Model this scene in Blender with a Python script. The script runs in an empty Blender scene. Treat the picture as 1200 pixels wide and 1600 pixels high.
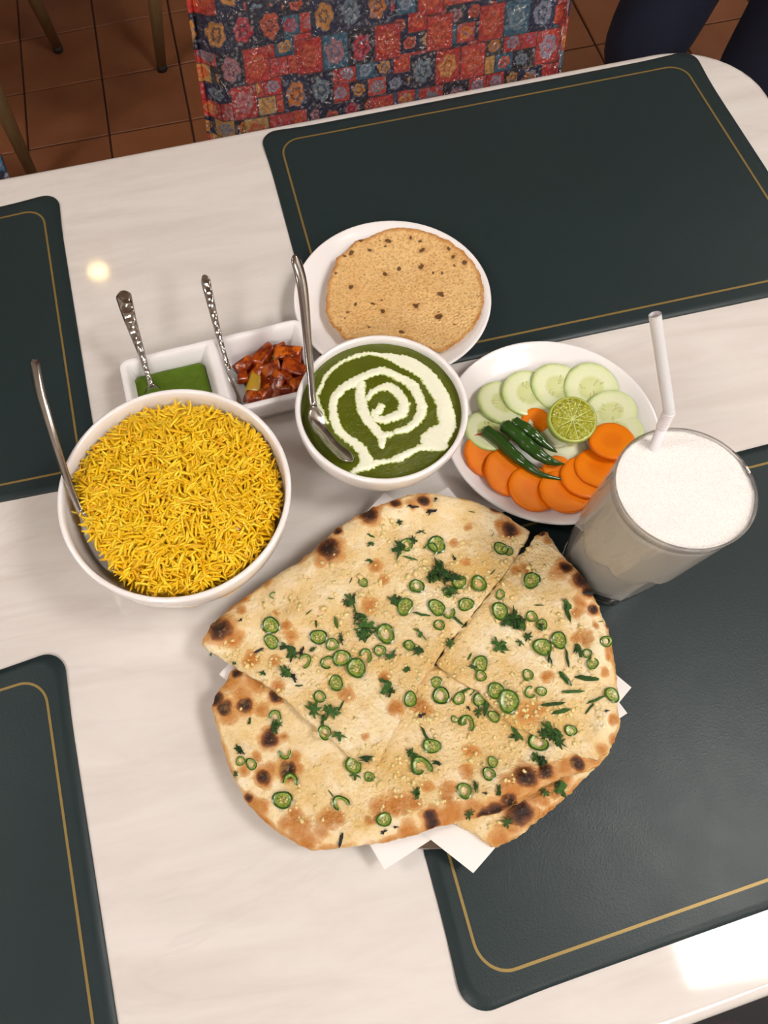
import bpy, bmesh, math, random
import numpy as np
from mathutils import Vector, Matrix

PI = math.pi
rnd = random.Random(11)
nrng = np.random.default_rng(5)
S = bpy.context.scene
COL = S.collection
T = 0.75                       # height of the table top; table coordinates below are metres on it

# ---------------------------------------------------------------- camera, exposure
def setup_camera():
    f, pitch, roll = 1179.742, math.radians(67.4267), math.radians(-10.4934)
    fw = Vector((0, math.cos(pitch), -math.sin(pitch)))
    r0 = Vector((1, 0, 0)); u0 = r0.cross(fw)
    r = math.cos(roll)*r0 + math.sin(roll)*u0
    u = -math.sin(roll)*r0 + math.cos(roll)*u0
    cam = bpy.data.cameras.new('camera'); o = bpy.data.objects.new('camera', cam); COL.objects.link(o)
    m = Matrix((r, u, -fw)).transposed().to_4x4(); m.translation = Vector((0, 0, T+0.55959))
    o.matrix_world = m
    cam.sensor_fit = 'AUTO'; cam.sensor_width = 36; cam.lens = f/1600*36
    cam.shift_x = (600-394.63)/1600; cam.shift_y = (836.27-800)/1600
    cam.clip_start = 0.02
    S.camera = o
setup_camera()
S.view_settings.view_transform = 'Standard'; S.view_settings.look = 'None'
S.view_settings.gamma = 1; S.view_settings.use_curve_mapping = False
S.view_settings.exposure = 0.10
S.cycles.use_denoising = True
S.cycles.max_bounces = 10; S.cycles.diffuse_bounces = 4; S.cycles.glossy_bounces = 4
S.cycles.transmission_bounces = 8; S.cycles.sample_clamp_indirect = 6
S.cycles.caustics_reflective = False; S.cycles.caustics_refractive = True; S.cycles.blur_glossy = 0.5
w = bpy.data.worlds.new('world'); S.world = w; w.use_nodes = True
w.node_tree.nodes['Background'].inputs[0].default_value = (1, .93, .85, 1)
w.node_tree.nodes['Background'].inputs[1].default_value = 0.3
PANELS = [  # ceiling panels: x, y, size x, size y, strength
    (1.245, -0.24, .62, .60, 26), (-1.0, -1.55, .6, .6, 26), (1.245, -1.75, .6, .6, 26),
    (-1.75, 0.55, .6, .6, 22), (3.0, 1.4, .6, .6, 20)]  # these outer two panels are added to lift the room's darkness
SPOTS = [(-.431, 2.31, 36), (-.02, 1.32, 0), (2.1, 2.6, 40)]

# ---------------------------------------------------------------- materials
def lin(c):
    if isinstance(c, str):
        c = [int(c[i:i+2], 16)/255 for i in (0, 2, 4)]
    return tuple(v/12.92 if v <= .04045 else ((v+.055)/1.055)**2.4 for v in c[:3]) + (1,)
class Mat:
    def __init__(s, name, col='cccccc', rough=.5, metal=0, spec=.5, **kw):
        s.m = bpy.data.materials.new(name); s.m.use_nodes = True; s.t = s.m.node_tree
        s.b = s.t.nodes['Principled BSDF']; s.L = s.t.links
        s.set('Base Color', lin(col)); s.set('Roughness', rough); s.set('Metallic', metal); s.set('Specular IOR Level', spec)
        for k, v in kw.items(): s.set(k.replace('_', ' '), v)
    def set(s, k, v, node=None):
        i = (node or s.b).inputs[k]
        if hasattr(v, 'is_linked'): s.L.new(v, i)
        else: i.default_value = v
        return s
    def n(s, typ, out=0, inp=None, **props):
        nd = s.t.nodes.new('ShaderNode'+typ)
        for k, v in props.items(): setattr(nd, k, v)
        for k, v in (inp or {}).items(): s.set(k, v, nd)
        return nd.outputs[out]
    def obj(s): return s.n('TexCoord', 'Object')
    def noise(s, sc, det=3, rough=.5, vec=None, out='Fac', dist=0):
        return s.n('TexNoise', out, {'Vector': vec or s.obj(), 'Scale': sc, 'Detail': det, 'Roughness': rough, 'Distortion': dist})
    def vor(s, sc, out='Distance', vec=None, feature='F1', rand=1):
        return s.n('TexVoronoi', out, {'Vector': vec or s.obj(), 'Scale': sc, 'Randomness': rand}, feature=feature)
    def map(s, vec=None, scale=(1, 1, 1), rot=(0, 0, 0), loc=(0, 0, 0)):
        return s.n('Mapping', 0, {'Vector': vec or s.obj(), 'Scale': scale, 'Rotation': rot, 'Location': loc})
    def ramp(s, fac, stops, interp='LINEAR'):
        nd = s.t.nodes.new('ShaderNodeValToRGB'); s.L.new(fac, nd.inputs[0]); cr = nd.color_ramp; cr.interpolation = interp
        while len(cr.elements) < len(stops): cr.elements.new(.5)
        for e, (p, c) in zip(cr.elements, stops):
            e.position = p; e.color = lin(c) if isinstance(c, str) else (c, c, c, 1)
        return nd.outputs[0]
    def mix(s, fac, a, b, mode='MIX'):
        nd = s.t.nodes.new('ShaderNodeMix'); nd.data_type = 'RGBA'; nd.blend_type = mode
        for i, v in ((0, fac), (6, a), (7, b)):
            if isinstance(v, str): v = lin(v)
            if hasattr(v, 'is_linked'): s.L.new(v, nd.inputs[i])
            else: nd.inputs[i].default_value = v
        return nd.outputs[2]
    def math(s, op, a, b=0, c=0):
        nd = s.t.nodes.new('ShaderNodeMath'); nd.operation = op
        for i, v in enumerate((a, b, c)):
            if hasattr(v, 'is_linked'): s.L.new(v, nd.inputs[i])
            else: nd.inputs[i].default_value = v
        return nd.outputs[0]
    def bump(s, h, strength=.3, dist=.001, key='Normal'):
        v = s.n('Bump', 0, {'Strength': strength, 'Distance': dist, 'Height': h}); s.set(key, v); return v
    def attr(s, name, out='Color'):
        return s.n('Attribute', out, attribute_name=name)
    def sep(s, c):
        nd = s.t.nodes.new('ShaderNodeSeparateColor'); s.L.new(c, nd.inputs[0]); return nd.outputs
MT = {}
def simple(name, *a, **k): MT[name] = Mat(name, *a, **k); return MT[name]

def build_materials():
    m = simple('marble', 'ded8d2', .06, spec=.5)
    v = m.map(scale=(1.2, 3.4, 1), rot=(0, 0, .16))
    n1 = m.noise(3.2, 6, .55, v, dist=1.1)
    vein = m.ramp(n1, [(.0, 0), (.475, 0), (.5, .5), (.525, 0), (1, 0)])
    n2 = m.noise(9, 5, .6, m.map(scale=(.8, 4.5, 1), rot=(0, 0, .2)), dist=.6)
    soft = m.ramp(n2, [(.36, 0), (.8, .7)])
    c = m.mix(soft, 'dfdad5', 'c9c1ba'); c = m.mix(m.math('MULTIPLY', vein, m.ramp(m.noise(2.2, 2), [(.40, .1), (.66, .8)])), c, 'c2bab3'); m.set('Base Color', c)
    m.bump(m.noise(420, 2), .02, .0002)
    m = simple('leather', '2b3d3b', .42, spec=.28)
    h = m.vor(900, 'Distance', feature='SMOOTH_F1'); m.bump(m.mix(.5, h, m.noise(500, 2)), .28, .0006)
    m.set('Roughness', m.math('MULTIPLY_ADD', m.noise(40, 3), .12, .34))
    m.set('Base Color', m.mix(m.noise(6, 3), '1e2b2b', '243235'))
    simple('gold_print', '8d7740', .45, .35)
    m = simple('ceramic', 'f3f0f0', .12); m.set('Coat Weight', .3)
    m = simple('steel', 'b9b6b2', .17, 1)
    m = simple('hammered_steel', 'b4b1ad', .16, 1)
    vv = m.map(scale=(1, 1, 1)); h = m.vor(170, 'Distance', vv, rand=.35); m.bump(h, .7, .003)
    m = simple('terracotta', '8a4f33', .45)
    ir = m.n('ObjectInfo', 'Random'); c = m.mix(ir, '85502f', '714229'); c = m.mix(m.ramp(m.noise(9, 4), [(.3, 0), (.75, .6)]), c, '946243')
    m.set('Base Color', c); m.bump(m.noise(40, 3), .15, .002)
    simple('grout', '4a3024', .8)
    simple('plaster', 'dcd3c6', .9); simple('ceiling_paint', 'e4dfd6', .9)
    # --- naan
    m = simple('naan', 'e8d3a2', .5, spec=.35)
    sp = m.sep(m.attr('spots')); n0 = m.noise(38, 4, .55); nf = m.noise(160, 4, .6)
    base = m.mix(m.ramp(n0, [(.32, 0), (.68, 1)]), 'eedfb8', 'dfbf80')
    base = m.mix(m.ramp(m.noise(95, 3), [(.5, 0), (.75, .55)]), base, 'f3e8d2')
    oil = m.ramp(m.math('ADD', sp[2], m.math('MULTIPLY_ADD', nf, .5, -.25)), [(.3, 0), (.8, .75)])
    base = m.mix(oil, base, 'cfa656')
    nb = m.math('MULTIPLY_ADD', m.noise(120, 4, .65), .9, -.45)
    br = m.ramp(m.math('ADD', sp[1], nb), [(.26, 0), (.48, .65), (.9, 1)])
    base = m.mix(br, base, m.mix(sp[1], 'd69a47', 'b0681e'))
    ch = m.ramp(m.math('ADD', sp[0], m.math('MULTIPLY', nb, .55)), [(.25, 0), (.5, .8), (.8, 1)])
    base = m.mix(ch, base, m.mix(sp[0], '8a4a1c', '2c150c'))
    base = m.mix(m.ramp(m.noise(70, 5, .7), [(.56, 0), (.72, .5)]), base, 'c99a4e')
    fl = m.ramp(m.noise(330, 2), [(.64, 0), (.72, .6)]); base = m.mix(m.math('MULTIPLY', fl, .7), base, 'b98a4c')
    m.set('Base Color', base); m.set('Roughness', m.math('MULTIPLY_ADD', oil, -.26, .50))
    m.bump(m.mix(.45, m.noise(110, 4, .65), m.noise(380, 3)), 1.0, .0035)
    m.set('Subsurface Weight', .15); m.set('Subsurface Radius', (.004, .002, .001)); m.set('Subsurface Scale', .6)
    simple('garlic', 'e6cf90', .3, spec=.6, Subsurface_Weight=.2, Subsurface_Scale=.002)
    m = simple('chilli_skin', '3c6417', .22, spec=.6); m.set('Base Color', m.mix(m.n('ObjectInfo', 'Random'), '1f460b', '416416'))
    m = simple('chilli_flesh', '9fae4b', .28, spec=.6); m.set('Base Color', m.mix(m.ramp(m.noise(3.5, 2), [(.35, 0), (.65, 1)]), '587a1e', '96a848'))
    simple('seed', 'd6c888', .4)
    m = simple('chilli_core', '6f8426', .3); m.set('Base Color', m.mix(m.ramp(m.noise(4.5, 3), [(.4, 0), (.6, 1)]), '55641c', 'b9b56c'))
    m = simple('herb', '2c5a1c', .4, spec=.5); m.set('Base Color', m.mix(m.n('ObjectInfo', 'Random'), '1a3f0e', '47742a')); m.bump(m.noise(6, 3), .5, .15)
    simple('burnt_herb', '15120e', .6)
    simple('paper', 'ece8e6', .7, spec=.25)
    # --- papad
    m = simple('papad', 'e0b270', .55, spec=.3)
    sp = m.sep(m.attr('spots')); c = m.mix(m.ramp(m.noise(26, 3), [(.3, 0), (.7, 1)]), 'dfb374', 'e9c488')
    c = m.mix(m.ramp(m.vor(330), [(.15, .6), (.55, 0)]), c, 'bf8743')
    c = m.mix(m.ramp(m.math('ADD', sp[1], m.math('MULTIPLY_ADD', m.noise(90, 3), .6, -.3)), [(.25, 0), (.7, .85)]), c, 'b9742f')
    c = m.mix(m.ramp(sp[0], [(.25, 0), (.6, .9)]), c, '4d3010'); m.set('Base Color', c)
    m.bump(m.ramp(m.vor(420), [(.0, 1), (.55, 0)]), .7, .0014)
    # --- bowls' contents
    m = simple('rice', 'e2b50f', .34, spec=.5); a = m.attr('tint', 'Fac')
    m.set('Base Color', m.ramp(a, [(0, 'e6b008'), (.5, 'f3c612'), (1, 'fada36')])); m.set('Subsurface Weight', .25); m.set('Subsurface Radius', (.003, .002, .0006)); m.set('Subsurface Scale', .5)
    m = simple('curry', '5c660d', .16, spec=.55); m.set('Base Color', m.mix(m.noise(70, 4), '465005', '5d660d'))
    m.bump(m.noise(150, 5, .7), .6, .0025)
    m = simple('cream', 'e9ecc9', .25, spec=.5); a = m.attr('edge', 'Fac')
    c = m.ramp(m.math('ADD', a, m.math('MULTIPLY_ADD', m.noise(330, 3), .5, -.25)), [(.05, '8f9a3a'), (.4, 'd3dba6'), (.75, 'eef0d8')]); m.set('Base Color', c)
    m.bump(m.noise(300, 3), .3, .001)
    m = simple('chutney', '567a1e', .2, spec=.5); m.set('Base Color', m.mix(m.noise(220, 4), '496419', '5f7a26')); m.bump(m.noise(400, 3), .25, .0008)
    m = simple('pickle_sauce', '8a2a05', .14, spec=.6); m.set('Base Color', m.mix(m.noise(90, 4), '6e1d03', 'b5470b')); m.bump(m.noise(300, 3), .5, .001)
    m = simple('pickle_flesh', 'cd6a17', .22, spec=.6)
    c = m.mix(m.n('ObjectInfo', 'Random'), 'c96414', '9c3c08'); c = m.mix(m.ramp(m.noise(130, 3), [(.40, 0), (.54, .95)]), c, '6c1e03'); m.set('Base Color', c); m.bump(m.noise(250, 3), .4, .001)
    m = simple('pickle_rind', 'c9962f', .25); m.set('Base Color', m.mix(m.noise(120, 3), 'c98a26', '8a8a2a'))
    # --- salad
    m = simple('cucumber', 'd3dc9c', .28, spec=.5); a = m.attr('rad', 'Fac')
    c = m.ramp(m.math('ADD', a, m.math('MULTIPLY_ADD', m.noise(140, 3), .16, -.08)), [(0, 'd3d9a4'), (.4, 'ccd494'), (.55, 'e0e5c2'), (.8, 'dde3ba'), (.93, 'd2dea6'), (1, 'b9cf86')])
    m.set('Base Color', c); m.set('Subsurface Weight', .4); m.set('Subsurface Radius', (.004, .004, .002)); m.bump(m.noise(300, 3), .2, .0006)
    simple('cucumber_seed', 'cdd092', .3)
    m = simple('carrot', 'ee7d12', .38, spec=.4); a = m.attr('rad', 'Fac')
    c = m.ramp(m.math('ADD', a, m.math('MULTIPLY_ADD', m.noise(150, 3), .12, -.06)), [(0, 'e27604'), (.36, 'e67803'), (.44, 'e87e08'), (.6, 'ec8406'), (.95, 'ea7c03'), (1, 'd86c02')]); m.set('Base Color', c)
    m.set('Subsurface Weight', .2); m.set('Subsurface Radius', (.004, .0015, .0005)); m.bump(m.noise(500, 2), .15, .0005)
    m = simple('onion', 'dfe2c6', .25, spec=.5); m.set('Subsurface Weight', .4); m.set('Subsurface Radius', (.004, .004, .003))
    m = simple('lime_rind', '93a53e', .35); m.set('Base Color', m.mix(m.noise(90, 3), '86a034', 'a9b451')); m.bump(m.vor(500), .3, .0006)
    simple('lime_pith', 'bcc468', .35)
    m = simple('lime_pulp', 'a3a41c', .12, spec=.7); c = m.mix(m.vor(420), '858b12', 'b5b434'); m.set('Base Color', c); m.bump(m.vor(520), .8, .0014)
    m.set('Subsurface Weight', .2); m.set('Subsurface Radius', (.003, .003, .001))
    m = simple('whole_chilli', '1f3d12', .16, spec=.6); m.set('Base Color', m.mix(m.noise(25, 2), '1c3b12', '2f5619')); m.bump(m.noise(160, 2), .15, .001)
    simple('chilli_cut', '7d9a4e', .4)
    # --- drink
    m = simple('glass', 'ffffff', .015); m.set('Transmission Weight', 1.0); m.set('IOR', 1.47)
    tr = m.t.nodes.new('ShaderNodeBsdfTransparent'); mx = m.t.nodes.new('ShaderNodeMixShader'); mx.inputs[0].default_value = .25
    m.L.new(m.b.outputs[0], mx.inputs[1]); m.L.new(tr.outputs[0], mx.inputs[2]); m.L.new(mx.outputs[0], m.t.nodes['Material Output'].inputs['Surface'])
    m = simple('lassi', 'e6e1d0', .4); m.set('Base Color', m.mix(m.noise(22, 3), 'efeadb', 'f7f4ec'))
    m = simple('foam', 'f0ece8', .45); m.set('Base Color', m.mix(m.ramp(m.vor(700), [(.1, 0), (.5, 1)]), 'ebe7e0', 'f7f4f0')); m.bump(m.mix(.5, m.vor(800), m.vor(1500)), .55, .0012)
    simple('straw_plastic', 'e8e4e8', .25, spec=.5, Subsurface_Weight=.2, Subsurface_Scale=.003)
    # --- furniture, people
    m = simple('chair_leg', '6f5b3c', .5); m.set('Base Color', m.mix(m.noise(30, 3, vec=m.map(scale=(8, 8, 1))), '6b5636', '7b6646'))
    simple('rubber', '1a1512', .6); simple('dark_metal', '2a2725', .4, .6); simple('wood_top', '5a3b22', .4)
    m = simple('denim', '1d2a47', .85); m.set('Base Color', m.mix(m.noise(14, 4), '0d1528', '18233f')); m.bump(m.noise(900, 2), .3, .001)
    simple('black_cloth', '0b0b0e', .9); simple('grey_cloth', '555860', .9); simple('skin', 'b98468', .5); simple('hair', '17110d', .6); simple('shoe', '151210', .5)
    m = simple('shaded_fabric', '14090d', .7); m.set('Base Color', m.mix(m.ramp(m.noise(60, 3), [(.5, 0), (.62, 1)]), '0c080b', '2a0f16'))  # chair fabric with shade painted into its near-black maroon colour
    m = Mat('panel_light', 'ffffff'); MT['panel_light'] = m
    patchwork()
    for k in MT: MT[k] = MT[k].m if isinstance(MT[k], Mat) else MT[k]

def patchwork():
    m = simple('patchwork', '884444', .55, spec=.4)
    o = m.n('TexCoord', 'Object'); sx = m.n('SeparateXYZ', 0, {'Vector': o}).node.outputs
    x, y = sx[0], sx[1]
    def cells(w, h, shift, seed):
        v = m.math('DIVIDE', y, h); row = m.math('FLOOR', v)
        u = m.math('ADD', m.math('DIVIDE', x, w), m.math('MULTIPLY', row, shift)); c = m.math('FLOOR', u)
        rid = m.n('CombineXYZ', 0, {'X': c, 'Y': row, 'Z': seed})
        wn = m.n('TexWhiteNoise', 'Value', {'Vector': rid}, noise_dimensions='3D')
        wn2 = m.n('TexWhiteNoise', 'Value', {'Vector': m.n('VectorMath', 0, {0: rid, 1: (3.7, 1.9, .4)}, operation='ADD')}, noise_dimensions='3D')
        return wn, wn2, m.math('SUBTRACT', m.math('FRACT', u), .5), m.math('SUBTRACT', m.math('FRACT', v), .5)
    pal = [(0, 'd83a32'), (.22, '1c2748'), (.40, 'e0483a'), (.52, '3c434c'), (.60, 'dba65c'), (.68, '202c54'), (.80, '35708e'), (.87, '24222f'), (.93, 'de4638')]
    mot = [(0, 'e8643a'), (.2, '96a2bc'), (.36, 'e8a04a'), (.52, 'c9828a'), (.64, 'ec8a2c'), (.76, 'e33a4c'), (.90, '7f98a8')]
    def layer(w, h, shift, seed):
        a, b, fx, fy = cells(w, h, shift, seed)
        base = m.ramp(a, pal, 'CONSTANT'); mo = m.ramp(b, mot, 'CONSTANT')
        r = m.math('SQRT', m.math('ADD', m.math('POWER', fx, 2), m.math('POWER', fy, 2)))
        th = m.math('ARCTAN2', fy, fx)
        petal = m.math('ADD', r, m.math('MULTIPLY', m.math('SINE', m.math('MULTIPLY', th, 6)), .028))
        petal = m.math('ADD', petal, m.math('MULTIPLY_ADD', m.noise(130, 2), .24, -.12))
        f = m.ramp(m.math('ADD', petal, 0), [(0, .95), (.09, .9), (.12, .25), (.17, .3), (.20, .9), (.31, .85), (.36, 0)])
        c = m.mix(f, base, mo)
        dots = m.ramp(m.vor(210), [(.28, .6), (.4, 0)])
        c = m.mix(m.math('MULTIPLY', dots, m.math('GREATER_THAN', b, .45)), c, m.mix(a, 'c4b3a8', '7f8fae'))
        edge = m.math('MAXIMUM', m.math('ABSOLUTE', fx), m.math('ABSOLUTE', fy))
        return m.mix(m.ramp(edge, [(.455, 0), (.475, .7)]), c, '2a2c3c'), b
    c1, b1 = layer(.027, .032, .37, 1.0); c2, b2 = layer(.0195, .017, .61, 2.0)
    pick = m.n('TexWhiteNoise', 'Value', {'Vector': m.n('CombineXYZ', 0, {'X': m.math('FLOOR', m.math('DIVIDE', x, .072)), 'Y': m.math('FLOOR', m.math('DIVIDE', y, .042)), 'Z': 5.0})}, noise_dimensions='3D')
    a3, b3, q1, q2 = cells(.027, .032, .37, 9.0)
    c = m.mix(m.math('GREATER_THAN', a3, .52), c1, c2)
    c = m.mix(m.ramp(m.noise(330, 4, .7), [(.36, .55), (.6, 0)]), c, '22202c')
    m.set('Base Color', c); m.bump(m.noise(500, 2), .4, .0012)
    m = Mat('clear_plastic', 'ffffff', .06); MT['clear_plastic'] = m
    nt = m.t; tr = nt.nodes.new('ShaderNodeBsdfTransparent'); gl = nt.nodes.new('ShaderNodeBsdfGlossy'); gl.inputs['Roughness'].default_value = .06
    fr = nt.nodes.new('ShaderNodeFresnel'); fr.inputs['IOR'].default_value = 1.5; mx = nt.nodes.new('ShaderNodeMixShader')
    nz = m.noise(70, 1.5, .5, dist=2.2); bn = m.n('Bump', 0, {'Strength': 1.0, 'Distance': .012, 'Height': nz})
    nt.links.new(bn, gl.inputs['Normal'])
    nt.links.new(m.math('ADD', fr.outputs[0], .035), mx.inputs[0]); nt.links.new(tr.outputs[0], mx.inputs[1]); nt.links.new(gl.outputs[0], mx.inputs[2])
    nt.links.new(mx.outputs[0], nt.nodes['Material Output'].inputs['Surface'])
build_materials()
def emission(m, col, st):
    t = m.node_tree; b = t.nodes['Principled BSDF']
    b.inputs['Emission Color'].default_value = lin(col); b.inputs['Emission Strength'].default_value = st

# ---------------------------------------------------------------- object helpers
def tag(o, label=None, cat=None, group=None, kind=None):
    for k, v in (('label', label), ('category', cat), ('group', group), ('kind', kind)):
        if v: o[k] = v
    return o
def thing(name, loc, label, cat, group=None, rotz=0):
    o = bpy.data.objects.new(name, None); COL.objects.link(o); o.empty_display_size = .02
    o.location = loc; o.rotation_euler = (0, 0, rotz); return tag(o, label, cat, group)
def data(name, V, F, mats, smooth=True, fm=None):
    me = bpy.data.meshes.new(name)
    me.from_pydata([tuple(map(float, v)) for v in V], [], F)
    for m in (mats if isinstance(mats, (list, tuple)) else [mats]): me.materials.append(MT[m])
    if smooth: me.polygons.foreach_set('use_smooth', [len(f) < 6 for f in F])
    if fm is not None: me.polygons.foreach_set('material_index', fm)
    me.update(); return me
def link(name, me, parent=None, loc=(0, 0, 0), rot=(0, 0, 0), scale=None):
    o = bpy.data.objects.new(name, me); COL.objects.link(o); o.parent = parent
    o.location = loc; o.rotation_euler = rot
    if scale: o.scale = scale
    return o
def obj(name, V, F, mats, parent=None, loc=(0, 0, 0), rot=(0, 0, 0), smooth=True, fm=None):
    return link(name, data(name, V, F, mats, smooth, fm), parent, loc, rot)
def sharp(me, ang=40):
    bm = bmesh.new(); bm.from_mesh(me)
    for e in bm.edges:
        e.smooth = not (len(e.link_faces) == 2 and e.calc_face_angle(0) > math.radians(ang))
    bm.to_mesh(me); bm.free(); return me
def attr(me, name, vals, typ='FLOAT_COLOR'):
    a = me.attributes.new(name, typ, 'POINT')
    if typ == 'FLOAT_COLOR':
        arr = np.ones((len(me.vertices), 4), np.float32); arr[:, :vals.shape[1]] = vals; a.data.foreach_set('color', arr.ravel())
    else: a.data.foreach_set('value', np.asarray(vals, np.float32))
def merge(parts):
    V, F, o = [], [], 0
    for v, f in parts:
        V += [tuple(p) for p in v]; F += [tuple(i+o for i in q) for q in f]; o += len(v)
    return V, F
def lathe(prof, seg=72, rfun=None):
    V, F, rows = [], [], []
    for r, z in prof:
        if r < 1e-6: V.append((0, 0, z)); rows.append([len(V)-1])
        else:
            b = len(V)
            for i in range(seg):
                a = 2*PI*i/seg; q = rfun(r, z, a) if rfun else r
                V.append((q*math.cos(a), q*math.sin(a), z))
            rows.append(list(range(b, b+seg)))
    for A, B in zip(rows, rows[1:]):
        for i in range(seg):
            j = (i+1) % seg
            if len(A) == 1 and len(B) > 1: F.append((A[0], B[j], B[i]))
            elif len(B) == 1 and len(A) > 1: F.append((A[i], A[j], B[0]))
            elif len(A) > 1: F.append((A[i], A[j], B[j], B[i]))
    return V, F
def tube(P, R, seg=12, caps=True):
    P = [Vector(p) for p in P]; n = len(P)
    if not hasattr(R, '__len__'): R = [R]*n
    V, F = [], []; up = None
    for i, p in enumerate(P):
        d = (P[min(i+1, n-1)]-P[max(i-1, 0)]).normalized()
        if up is None: up = d.orthogonal().normalized()
        up = (up-d*up.dot(d)).normalized(); s = d.cross(up)
        for k in range(seg):
            a = 2*PI*k/seg; V.append(p+(up*math.cos(a)+s*math.sin(a))*R[i])
    for i in range(n-1):
        for k in range(seg):
            l = (k+1) % seg; F.append((i*seg+k, i*seg+l, i*seg+seg+l, i*seg+seg+k))
    if caps: F += [tuple(range(seg-1, -1, -1)), tuple(range((n-1)*seg, n*seg))]
    return V, F
def box(x0, x1, y0, y1, z0, z1):
    V = [(x, y, z) for z in (z0, z1) for y in (y0, y1) for x in (x0, x1)]
    return V, [(0, 2, 3, 1), (4, 5, 7, 6), (0, 1, 5, 4), (2, 6, 7, 3), (0, 4, 6, 2), (1, 3, 7, 5)]
def bevel(V, F, w, seg=2):
    bm = bmesh.new(); vs = [bm.verts.new(v) for v in V]
    for f in F: bm.faces.new([vs[i] for i in f])
    bmesh.ops.recalc_face_normals(bm, faces=bm.faces[:])
    bmesh.ops.bevel(bm, geom=bm.edges[:], offset=w, segments=seg, affect='EDGES', profile=.6)
    bm.verts.index_update()
    r = ([v.co.copy() for v in bm.verts], [tuple(v.index for v in f.verts) for f in bm.faces]); bm.free(); return r
def round_poly(C, R, seg=8):
    out = []; n = len(C)
    for i in range(n):
        p = Vector(C[i]); a = (Vector(C[i-1])-p).normalized(); b = (Vector(C[(i+1) % n])-p).normalized()
        r = R[i] if hasattr(R, '__len__') else R
        half = a.angle(b)/2; d = r/math.tan(half); c = p+(a+b).normalized()*(r/math.sin(half))
        s = p+a*d-c; e = p+b*d-c; a0 = math.atan2(s.y, s.x); a1 = math.atan2(e.y, e.x); da = (a1-a0+PI) % (2*PI)-PI
        out += [c+Vector((math.cos(a0+da*k/seg), math.sin(a0+da*k/seg)))*r for k in range(seg+1)]
    return out
def densify(P, step):
    out = []
    for i, p in enumerate(P):
        q = P[(i+1) % len(P)]; k = max(1, int((q-p).length/step))
        out += [p+(q-p)*(j/k) for j in range(k)]
    return out
def slab(P, z0, z1, bev=.0, seg=3):
    """solid of outline P (counter-clockwise) from z0 to z1 with rounded edges; returns V, F"""
    n = len(P); c = sum(P, Vector((0, 0)))/n
    nrm = []
    for i in range(n):
        d = (P[(i+1) % n]-P[i-1]).normalized(); nrm.append(Vector((d.y, -d.x)))
    rows = []
    def row(off, z): rows.append([(P[i].x-nrm[i].x*off, P[i].y-nrm[i].y*off, z) for i in range(n)])
    row(bev, z0)
    for k in range(1, seg+1): a = PI/2*k/seg; row(bev*(1-math.sin(a)), z0+bev*(1-math.cos(a)))
    for k in range(seg+1): a = PI/2*k/seg; row(bev*(1-math.cos(a)), z1-bev*(1-math.sin(a)))
    V = [v for r in rows for v in r]; F = []
    for j in range(len(rows)-1):
        for i in range(n):
            l = (i+1) % n; F.append((j*n+i, j*n+l, j*n+n+l, j*n+n+i))
    F += [tuple(range(n-1, -1, -1)), tuple(range((len(rows)-1)*n, len(rows)*n))]
    return V, F
_wv = [(nrng.normal(size=2), nrng.uniform(0, 6.28)) for _ in range(40)]
def wob(x, y, freq, k0=0, n=9):
    """smooth pseudo noise in about -1..1"""
    s = 0
    for d, p in _wv[k0:k0+n]: s = s+np.sin((np.asarray(x)*d[0]+np.asarray(y)*d[1])*freq+p)
    return s/n*1.6
def sstep(a, b, x):
    t = np.clip((x-a)/(b-a), 0, 1); return t*t*(3-2*t)
def ringmesh(B, K, power=1.0):
    """star-shaped fill of outline B (n,2) : returns XY (K*n+1,2), faces, t-parameter"""
    B = np.asarray(B); n = len(B); c = B.mean(0)
    ts = 1-(1-np.linspace(1/K, 1, K))**power if power != 1 else np.linspace(1/K, 1, K)
    XY = np.concatenate([[c]]+[c+(B-c)*t for t in ts]); F = [(0, 1+i, 1+(i+1) % n) for i in range(n)]
    for k in range(K-1):
        o = 1+k*n; F += [(o+i, o+n+i, o+n+(i+1) % n, o+(i+1) % n) for i in range(n)]
    return XY, F, np.concatenate([[0], np.repeat(ts, n)])
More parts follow.
